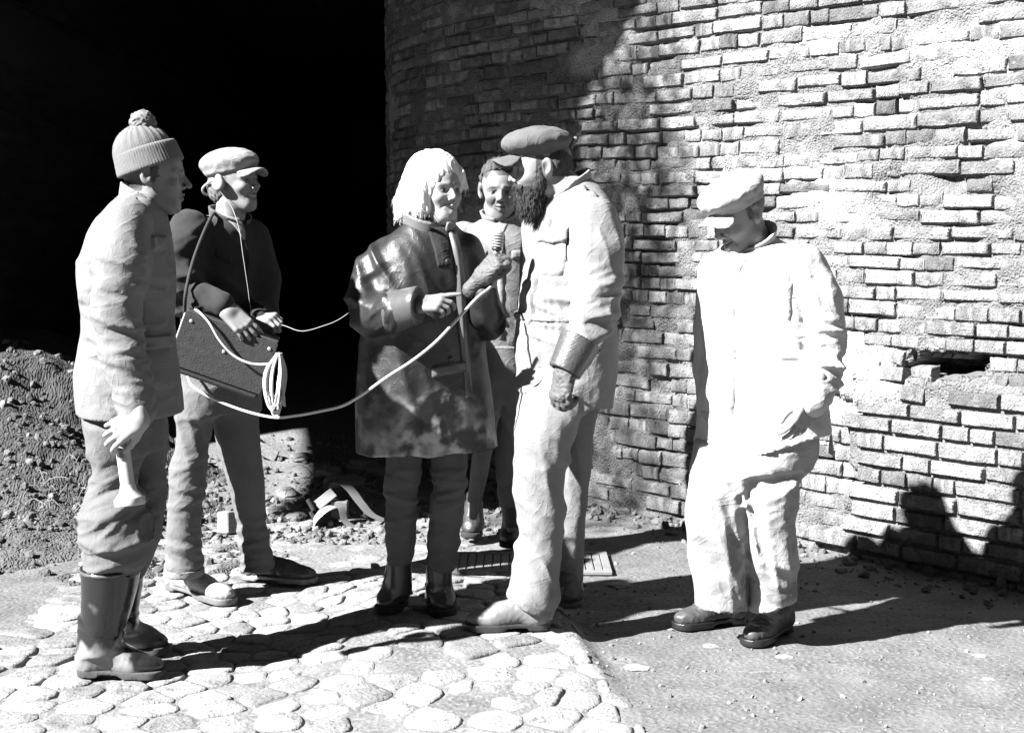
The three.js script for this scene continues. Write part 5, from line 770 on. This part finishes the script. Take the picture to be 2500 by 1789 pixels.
  const hf = H.wrap((x, y, z) => smax(smin(top(x, y, z), tuft(x, y, z), 0.03) - 0.005 * vn(x * 70, y * 40, z * 50) - 0.003 * vn(x * 160, y * 60, z * 160), -(y - 0.055 - 0.5 * Math.max(0, z) + 0.4 * Math.max(0, Math.abs(x) - 0.05) + (z < 0 ? 0.08 : 0)) , 0.01));
  strands(P, P.add('hair', skin(hf, ...H.box([-0.12, -0.06, -0.15], [0.12, 0.18, 0.13]), 0.0036, (x, y, z) => 0.12 * (1 + 0.7 * vn(x * 140, y * 40, z * 140))), WOOL), 1200, 0.022, [0.3, 0.3, 0.2], 0.12, WOOL);
  P.add('shirt', patch((x, y, z) => Math.min(jf(x, y, z), nk(x, y, z)), J(1217, 568, 0.1), [1, 0, 0], [0, 1, 0], [0, 0.15, 1], 0.1, 0.1, 0.004, 12, 12, 0.6, (s, t) => [s * (0.5 + 0.5 * t), t]), ROUGH);
}
// ================================================================ person with a beard, overalls, gauntlets
{
  const P = figure('person', 'bearded person in dark cap and pale overalls with a leather gauntlet, seen from the side', 5.05, 1340, [-0.78, 0.62]);
  const { J, F } = P;
  const torso = P.stack([[1362, 1440, 432, 0, 0.9], [1335, 1472, 462, 0, 0.72], [1312, 1500, 505, 0, 0.68], [1302, 1515, 560, 0, 0.68], [1288, 1518, 630, 0, 0.7], [1270, 1512, 700, 0, 0.74], [1263, 1500, 768, 0, 0.76], [1254, 1508, 840, 0, 0.76], [1262, 1506, 920, 0, 0.74], [1266, 1490, 985, 0, 0.7]]);
  const arm = P.tube([[1446, 535, 0.16, 58], [1456, 620, 0.22, 58], [1460, 735, 0.27, 53], [1440, 790, 0.32, 46], [1412, 842, 0.37, 40]]), arm2 = P.tube([[1322, 555, -0.16, 50], [1312, 740, -0.2, 48], [1310, 880, -0.1, 38]]);
  const l1 = P.stack([[1264, 1440, 940, 0.06, 0.85], [1264, 1418, 1000, 0.1, 0.85], [1257, 1392, 1090, 0.12, 0.9], [1257, 1382, 1184, 0.12, 0.9], [1263, 1378, 1260, 0.12, 0.9], [1266, 1374, 1335, 0.12, 0.9], [1248, 1368, 1420, 0.12, 0.9], [1236, 1360, 1478, 0.12, 0.9], [1240, 1352, 1508, 0.12, 0.9]]), l2 = P.stack([[1340, 1490, 940, -0.1, 0.85], [1352, 1462, 1000, -0.12, 0.85], [1350, 1448, 1090, -0.14, 0.9], [1352, 1432, 1230, -0.16, 0.9], [1360, 1426, 1350, -0.18, 0.95], [1368, 1422, 1466, -0.2, 0.95]]);
  const fo = folds([{ c: J(1455, 760, 0.3), R: 0.19, axis: [-0.3, 1, 0], f: 24, a: 0.018, q: 0.25 }, { c: J(1340, 750, 0.1), R: 0.22, axis: [0.2, 1, 0], f: 20, a: 0.012, s: 3 }, { c: J(1390, 610, 0.1), R: 0.25, axis: [1, 0.3, 0], f: 14, a: 0.014, s: 4 }, { c: J(1480, 620, 0.2), R: 0.2, axis: [1, 0.2, 0], f: 16, a: 0.01, s: 6 }, { c: J(1330, 830, 0.1), R: 0.22, axis: [1, 0.05, 0], f: 44, a: 0.006, s: 7, q: 0.1, o2: 0 }, { c: J(1340, 720, 0.12), R: 0.16, axis: [1, 0.2, 0], f: 40, a: 0.005, s: 17, q: 0.15, o2: 0 }, { c: J(1320, 1150, 0.12), R: 0.42, axis: [0.7, 1, 0], f: 13, a: 0.011, s: 8 }, { c: J(1320, 1400, 0.12), R: 0.3, axis: [1, 0.5, 0], f: 14, a: 0.012, s: 10 }, { c: J(1400, 1100, 0), R: 0.4, axis: [1, 0.15, 0], f: 12, a: 0.012, s: 12 }]), cr = crumple(0.002, 15, 0.6, 3);
  const body = plus((x, y, z) => smin(smin(smin(torso(x, y, z), arm(x, y, z), 0.02), arm2(x, y, z), 0.02), smin(l1(x, y, z), l2(x, y, z), 0.015), 0.05), (x, y, z) => fo(x, y, z) + cr(x, y, z), 0.06);
  const hemA = J(1240, 1458, 0.12), hemB = J(1352, 1509, 0.12);
  const suitF = (x, y, z) => { const d = body(x, y, z); if (y > 0.3 || z < hemA[2] - 0.14) return d; const t = clamp((x - hemA[0]) / (hemB[0] - hemA[0]), -0.3, 1.3); return Math.max(d, lerp(hemA[1], hemB[1], t) - y); };
  const suit = P.add('overalls', P.cloth(suitF, 0.0062, (x, y, z) => { const s = fbm(x * 9, y * 9, z * 9, 4), low = sst(0.35, 0.05, y); return 0.43 * (1 + 0.12 * s) * (1 - 0.45 * low * sst(0.05, 0.3, fbm(x * 14, y * 14, z * 14 + 3, 3))); }), ROUGH);
  P.add('waistband', P.cloth((x, y, z) => Math.max(torso(x, y, z) - 0.012 - 0.005 * vn(x * 70, 1, z * 70), y - J(1350, 762)[1], J(1350, 778)[1] - y), 0.006, mott(0.4, 0.2, 30)), ROUGH, suit);
  const nf = [-0.25, 0, 0.97], uf = [0.97, 0, 0.25], nl = [-0.95, 0, 0.3], ul = [0.3, 0, 0.95];
  P.add('pocket', patch(body, J(1345, 625, 0.12), uf, [0.08, 1, 0], nf, 0.13, 0.15, 0.01, 10, 10, 0.43), ROUGH, suit);
  P.add('pocket_flap', patch(body, J(1350, 572, 0.12), uf, [0.08, 1, 0], nf, 0.14, 0.055, 0.02, 12, 6, 0.43, (s, t) => [s, t - (t < 0 ? 0.45 * (1 - Math.abs(s)) : 0)]), ROUGH, suit);
  P.add('front_placket', patch(body, J(1298, 660, 0.1), [0.6, 0, 0.8], [0.12, 1, 0], [-0.8, 0, 0.6], 0.045, 0.4, 0.012, 5, 26, 0.43), ROUGH, suit);
  P.add('shoulder_strap', patch(body, J(1432, 478, 0.14), [0.3, -0.4, 0.8], [0.95, 0.2, 0], [0, 0.9, 0.4], 0.13, 0.04, 0.012, 10, 6, 0.43), ROUGH, suit);
  button(P, press(body, J(1430, 470, 0.1), [0, 0.8, 0.6], 0.008), [0, 0.8, 0.6], 0.008, std(0.08, 0.4), suit);
  button(P, press(body, J(1348, 585, 0.12), nf, 0.014), nf, 0.008, std(0.2, 0.4), suit);
  P.add('side_pocket', patch(body, J(1270, 930, 0.1), ul, [0, 1, 0], nl, 0.12, 0.1, 0.01, 8, 6, 0.43), ROUGH, suit);
  addCollar(P, J(1392, 462), [-0.95, 0.3], 0.5, 0.092, 0.092, 0.036, -0.3, 0.006, 0.02, 0.6);
  addShoe(P, shoe(gat(1342, 1533, 0.052), gat(1138, 1536, 0.052), { up: 0.14, wr: 0.0012, w: 1.12 }), LEATHER, 0.3, 0.06);
  addShoe(P, shoe(gat(1422, 1480, 0.052), gat(1260, 1482, 0.052), { up: 0.13 }), LEATHER, 0.1, 0.06);
  const H = headFrame(J(1322, 414), [-1, 0.08], 0.08, 0, 0.98), ff = faceField({ tone: 0.52, nose: 1.2, fat: 0.004, smile: 0.4, gaze: 0.3, brow: 0.2, hairTone: 0.14, hairLine: (x, y, z) => (z < -0.03 && y > -0.03 && Math.abs(x) < 0.081) || (z > -0.004 && z < 0.026 && y > -0.05 && Math.abs(x) > 0.05) });
  const cg = core(P, [[[1395, 490, 0], [1380, 930, 0], 0.09, 0.11], [[1350, 950, 0.08], [1300, 1480, 0.12], 0.055, 0.03], [[1410, 950, -0.1], [1395, 1440, -0.2], 0.055, 0.03], [[1446, 540, 0.16], [1460, 740, 0.27], 0.035, 0.03], [[1460, 740, 0.27], [1390, 890, 0.38], 0.03, 0.022], [[1322, 560, -0.16], [1312, 745, -0.2], 0.035, 0.03], [[1312, 745, -0.2], [1310, 880, -0.1], 0.03, 0.022]]);
  P.add('body', mergeGeometries([headGeo(H, ff, undefined, undefined, cone(J(1345, 432), J(1402, 488), 0.062, 0.078)), cg]), SKIN);
  const bA = ell([0, -0.115, 0.045], [0.057, 0.07, 0.056]), bB = ell([0, -0.065, 0.03], [0.07, 0.055, 0.046]), bM = cone([-0.034, -0.06, 0.086], [0.034, -0.06, 0.086], 0.013, 0.013), bM2 = ell([0, -0.052, 0.096], [0.024, 0.01, 0.014]), mouth = ell([0, -0.067, 0.11], [0.02, 0.0035, 0.02]);
  const bS1 = cone([0.07, 0.0, 0.008], [0.067, -0.06, 0.016], 0.014, 0.02), bS2 = cone([-0.07, 0.0, 0.008], [-0.067, -0.06, 0.016], 0.014, 0.02);
  const beardF = H.wrap((x, y, z) => { let d = smin(smin(bA(x, y, z), bB(x, y, z), 0.03), Math.min(bS1(x, y, z), bS2(x, y, z)), 0.02); d = smax(d, -ell([0, -0.012, 0.085], [0.058, 0.043, 0.05])(x, y, z), 0.012); d = smin(d, Math.min(bM(x, y, z), bM2(x, y, z)), 0.01); d = smax(d, -mouth(x, y, z), 0.003); return d - 0.005 * vn(x * 80, y * 40, z * 80) - 0.0035 * vn(x * 170, y * 70, z * 170); });
  const bd = P.add('beard', skin(beardF, ...H.box([-0.11, -0.21, -0.05], [0.11, 0.03, 0.15]), 0.0034, (x, y, z) => 0.045 * (1 + 0.7 * vn(x * 180, y * 70, z * 180))), WOOL);
  strands(P, bd, 2600, 0.024, [-0.3, -0.9, 0], 0.05, WOOL);
  { const hf = H.wrap((x, y, z) => smax(ell([0, 0.02, -0.04], [0.083, 0.075, 0.074])(x, y, z) - 0.003 * vn(x * 120, y * 50, z * 120), z + 0.012, 0.008)); P.add('hair', skin(hf, ...H.box([-0.11, -0.08, -0.13], [0.11, 0.12, 0.03]), 0.0036, (x, y, z) => 0.09 * (1 + 0.6 * vn(x * 150, y * 50, z * 150))), WOOL); }
  const cap = addCap(P, H, { c: [0, 0.1, 0.01], r: [0.112, 0.056, 0.128], cut: 0.05, slope: -0.1, brim: [0, 0.055, 0.118, 0.16, 0.08, 0.056], rough: 0.003, s: 7 }, 0.19);
  { const g = new RoundedBoxGeometry(0.03, 0.045, 0.012, 2, 0.004); g.rotateX(-0.5); g.translate(0, 0.088, -0.124); g.applyMatrix4(H.M); P.add('cap_tab', g, std(0.2), cap); }
  // leather gauntlet and working glove on the near hand
  const ga = J(1418, 828, 0.37), gb = J(1378, 908, 0.4), gx = new THREE.Vector3(...gb).sub(new THREE.Vector3(...ga)), gl = gx.length(); gx.normalize();
  const cuffF = (x, y, z) => { const dx = x - ga[0], dy = y - ga[1], dz = z - ga[2], t = dx * gx.x + dy * gx.y + dz * gx.z, r = Math.hypot(dx - t * gx.x, dy - t * gx.y, dz - t * gx.z), R = lerp(0.066, 0.05, clamp(t / gl)); return Math.max(Math.abs(r - R - 0.0012 * Math.sin(t * 900) - 0.001 * vn(x * 180, y * 180, z * 180)) - 0.006, -t, t - gl); };
  const cuff = P.add('gauntlet', skin(cuffF, ga.map((v, i) => Math.min(v, gb[i]) - 0.1), ga.map((v, i) => Math.max(v, gb[i]) + 0.1), 0.0042, mott(0.045, 0.35, 60)), clothMat(0.38));
  { const st = patch(cuffF, J(1432, 882, 0.36), [0.5, 0.85, 0], [0.85, -0.5, 0], [0.8, -0.2, 0.55], 0.13, 0.03, 0.004, 10, 5, 0.08); P.add('gauntlet_strap', st, clothMat(0.5), cuff); }
  const hd = handField(J(1382, 903, 0.4), [-0.22, -0.97, 0.12], [0.75, -0.15, -0.65], { thick: 0.004, curl: [0.75, 0.8, 0.85, 0.9], thumb: [0.55, 0.8], mirror: true });
  P.add('glove', skin((x, y, z) => hd(x, y, z) - 0.003 * (1 - 2 * Math.abs(vn(x * 60, y * 60, z * 60))), ...hd.box(), 0.0034, mott(0.05, 0.35, 45)), clothMat(0.75));
  const hd2 = handField(J(1310, 885, -0.1), [-0.1, -1, 0], [0.5, 0, 1], { thick: 0.004, curl: [0.6, 0.6, 0.6, 0.6] }); P.add('glove', handGeo(hd2, 0.12, 0.004), clothMat(0.75));
}
// ================================================================ person in white, head bowed
{
  const P = figure('person', 'person in white flat cap and white work clothes looking down, standing rightmost', 4.91, 1810, [-0.5, 0.87]);
  const { J, F } = P;
  const torso = P.stack([[1795, 1890, 578, -0.03, 0.8], [1755, 1948, 606, 0, 0.62], [1728, 1985, 645, 0, 0.62], [1716, 2000, 710, 0, 0.64], [1722, 2006, 790, 0, 0.66], [1728, 2008, 870, 0, 0.68], [1720, 2012, 950, 0, 0.68], [1706, 2020, 1030, 0, 0.68], [1696, 2026, 1105, 0, 0.66]]);
  const arm = P.tube([[1962, 655, 0.08, 56], [1996, 730, 0.1, 57], [2008, 840, 0.1, 55], [2004, 910, 0.16, 50], [1982, 972, 0.25, 44]]), arm2 = P.tube([[1752, 660, -0.1, 48], [1738, 800, -0.16, 44], [1736, 900, -0.15, 42], [1740, 990, -0.08, 36]]);
  const fo = folds([{ c: J(2010, 880, 0.15), R: 0.2, axis: [0.15, 1, 0], f: 26, a: 0.02, q: 0.22 }, { c: J(1975, 700, 0.1), R: 0.2, axis: [1, 0.3, 0], f: 22, a: 0.013, s: 3 }, { c: J(1830, 900, 0.1), R: 0.35, axis: [1, 0.3, 0], f: 14, a: 0.013, s: 5 }, { c: J(1900, 1060, 0.15), R: 0.2, axis: [0.5, 1, 0], f: 14, a: 0.01, s: 7 }]), cr = crumple(0.0018, 14, 0.6, 9);
  const hemL = J(1740, 1092)[1];
  const hemF = (x, y) => { const t = (x - J(1700, 0)[0]) / (J(2026, 0)[0] - J(1700, 0)[0]); return lerp(J(0, 1085)[1], J(0, 1100)[1], sst(0, 0.3, t)) + (J(0, 1050)[1] - J(0, 1100)[1]) * sst(0.3, 1, t) - y; };
  const slit = (x, y, z) => { const a = J(1755, 965, 0.2), b = J(1738, 1095, 0.25), t = clamp((a[1] - y) / (a[1] - b[1])); return Math.abs(x - lerp(a[0], b[0], t)) - 0.028 * t + (y > a[1] ? (y - a[1]) : 0) + (z < a[2] - 0.12 ? 1 : 0); };
  const jf0 = (x, y, z) => smin(smin(torso(x, y, z), arm(x, y, z), 0.018), arm2(x, y, z), 0.02), jf = plus(jf0, (x, y, z) => fo(x, y, z) + cr(x, y, z), 0.06);
  const jacket = P.add('work_jacket', P.cloth((x, y, z) => Math.max(jf(x, y, z), y < J(0, 1000)[1] && x < J(2040, 0)[0] ? hemF(x, y) : -1, -slit(x, y, z)), 0.0068, mott(0.82, 0.06, 12)), WHITE);
  const nf = [-0.1, 0, 1], uf = [1, 0, 0.1];
  P.add('chest_pocket', patch(jf, J(1890, 735, 0.15), uf, [0.04, 1, 0], nf, 0.13, 0.15, 0.005, 10, 10, 0.82), WHITE, jacket);
  P.add('hip_pocket', patch(jf, J(1900, 985, 0.17), uf, [0.04, 1, 0], nf, 0.18, 0.19, 0.006, 10, 10, 0.82), WHITE, jacket);
  P.add('front_placket', patch(jf, J(1765, 800, 0.15), [0.85, 0, 0.5], [-0.02, 1, 0], [-0.5, 0, 0.87], 0.045, 0.62, 0.012, 4, 26, 0.8), WHITE, jacket);
  P.add('collar_wing', patch(jf, J(1772, 632, 0.12), [0.75, -0.5, 0.4], [0.5, 0.8, 0], [-0.55, 0.3, 0.8], 0.09, 0.06, 0.014, 8, 6, 0.8, (s, t) => [s, t * (0.55 + 0.45 * s)]), WHITE, jacket);
  addCollar(P, J(1836, 588, 0.0), [-0.6, 0.8], 0.5, 0.092, 0.088, 0.036, -0.35, 0.006, 0.02, 0.8);
  const hip = P.stack([[1712, 2000, 1000, 0, 0.7], [1706, 1990, 1080, 0, 0.7], [1700, 1975, 1130, 0, 0.7]]), l1 = P.stack([[1696, 1830, 1090, 0.04, 0.9], [1684, 1818, 1200, 0.08, 0.95], [1684, 1820, 1320, 0.06, 0.95], [1692, 1824, 1420, 0.04, 0.95], [1697, 1822, 1482, 0.02, 0.95]]), l2 = P.stack([[1800, 1972, 1090, 0.0, 0.9], [1800, 1950, 1200, 0.06, 0.9], [1812, 1942, 1320, 0.06, 0.9], [1826, 1944, 1420, 0.04, 0.9], [1834, 1944, 1490, 0.02, 0.9]]);
  const hemT = (x, y) => { const p = J(1834, 1494)[1]; return p - y + (x > J(1828, 0)[0] ? (J(0, 1460)[1] - J(0, 1496)[1]) * sst(J(1840, 0)[0], J(1944, 0)[0], x) : 0.012); };
  const tf = folds([{ c: J(1750, 1300, 0.08), R: 0.42, axis: [1, 0.25, 0], f: 12, a: 0.02 }, { c: J(1880, 1250, 0.08), R: 0.4, axis: [0.8, 0.6, 0], f: 11, a: 0.013, s: 4 }, { c: J(1900, 1170, 0.1), R: 0.25, axis: [-0.5, 1, 0], f: 18, a: 0.01, s: 6 }, { c: J(1890, 1420, 0.06), R: 0.2, axis: [0.3, 1, 0], f: 16, a: 0.008, s: 9 }]);
  P.add('trousers', P.cloth(plus((x, y, z) => Math.max(smin(hip(x, y, z), smin(l1(x, y, z), l2(x, y, z), 0.012), 0.05), hemT(x, y)), (x, y, z) => tf(x, y, z) + cr(x, y, z), 0.06), 0.0068, (x, y, z) => { const s = fbm(x * 8 + 2, y * 8, z * 8, 4), low = sst(0.62, 0.35, y); return 0.6 * (1 + 0.1 * s) * (1 - 0.4 * low * sst(0.02, 0.22, fbm(x * 11 + 5, y * 11, z * 11, 4))); }), WHITE);
  addShoe(P, shoe(gat(1822, 1515, 0.006), gat(1646, 1536, 0.006), { up: 0.1, wr: 0.002, w: 1.05 }), LEATHER, 0.1, 0.02);
  addShoe(P, shoe(gat(1922, 1535, 0.006), gat(1826, 1580, 0.006), { up: 0.11, wr: 0.002, w: 1.05 }), LEATHER, 0.12, 0.02);
  const H = headFrame(J(1806, 526, 0.02), [-0.88, 0.48], 0.46, 0.0, 1.0), ff = faceField({ tone: 0.6, fat: 0.008, nose: 1.4, shut: true, smile: 0.6, brow: 0.15, stubble: 0.1, hairTone: 0.2, hairLine: (x, y, z) => (z < -0.03 && y > -0.03 && Math.abs(x) < 0.081) || (z > 0.002 && z < 0.02 && y > -0.01 && Math.abs(x) > 0.05) });
  const nk = cone(J(1826, 556, -0.01), J(1850, 625, -0.02), 0.06, 0.07);
  P.add('shirt', patch((x, y, z) => Math.min(jf(x, y, z), nk(x, y, z)), J(1800, 640, 0.1), [0.85, 0, 0.5], [0, 1, 0], [-0.5, 0.15, 0.87], 0.1, 0.1, 0.004, 12, 12, 0.75, (s, t) => [s * (0.5 + 0.5 * t), t]), WHITE);
  const h1 = handField(J(1980, 972, 0.26), [-0.38, -0.9, 0.15], [-0.55, 0.1, -0.8], { curl: [0.3, 0.32, 0.36, 0.4], spread: 0.14, mirror: true, thumb: [0.1, 0.5] }), h2 = handField(J(1740, 992, -0.08), [-0.1, -1, 0], [0.5, 0, 0.8], { curl: [0.4, 0.4, 0.45, 0.5] });
  const cg = core(P, [[[1845, 640, 0], [1860, 1050, 0], 0.09, 0.11], [[1790, 1100, 0.03], [1760, 1470, 0.03], 0.06, 0.035], [[1890, 1100, 0.03], [1890, 1480, 0.03], 0.06, 0.035], [[1962, 660, 0.08], [2006, 850, 0.1], 0.035, 0.03], [[2006, 850, 0.1], [1980, 972, 0.26], 0.03, 0.022], [[1752, 665, -0.1], [1738, 830, -0.15], 0.035, 0.03], [[1738, 830, -0.15], [1740, 992, -0.08], 0.03, 0.022]]);
  P.add('body', mergeGeometries([headGeo(H, ff, undefined, undefined, nk), handGeo(h1, 0.6), handGeo(h2, 0.5), cg]), SKIN);
  addCap(P, H, { c: [0, 0.088, 0.0], r: [0.104, 0.056, 0.128], cut: 0.035, slope: 0.0, brim: [0, 0.045, 0.1, 0.15, 0.08, 0.056], rough: 0.003, s: 12 }, 0.8);
}
renderer.render(scene, camera);
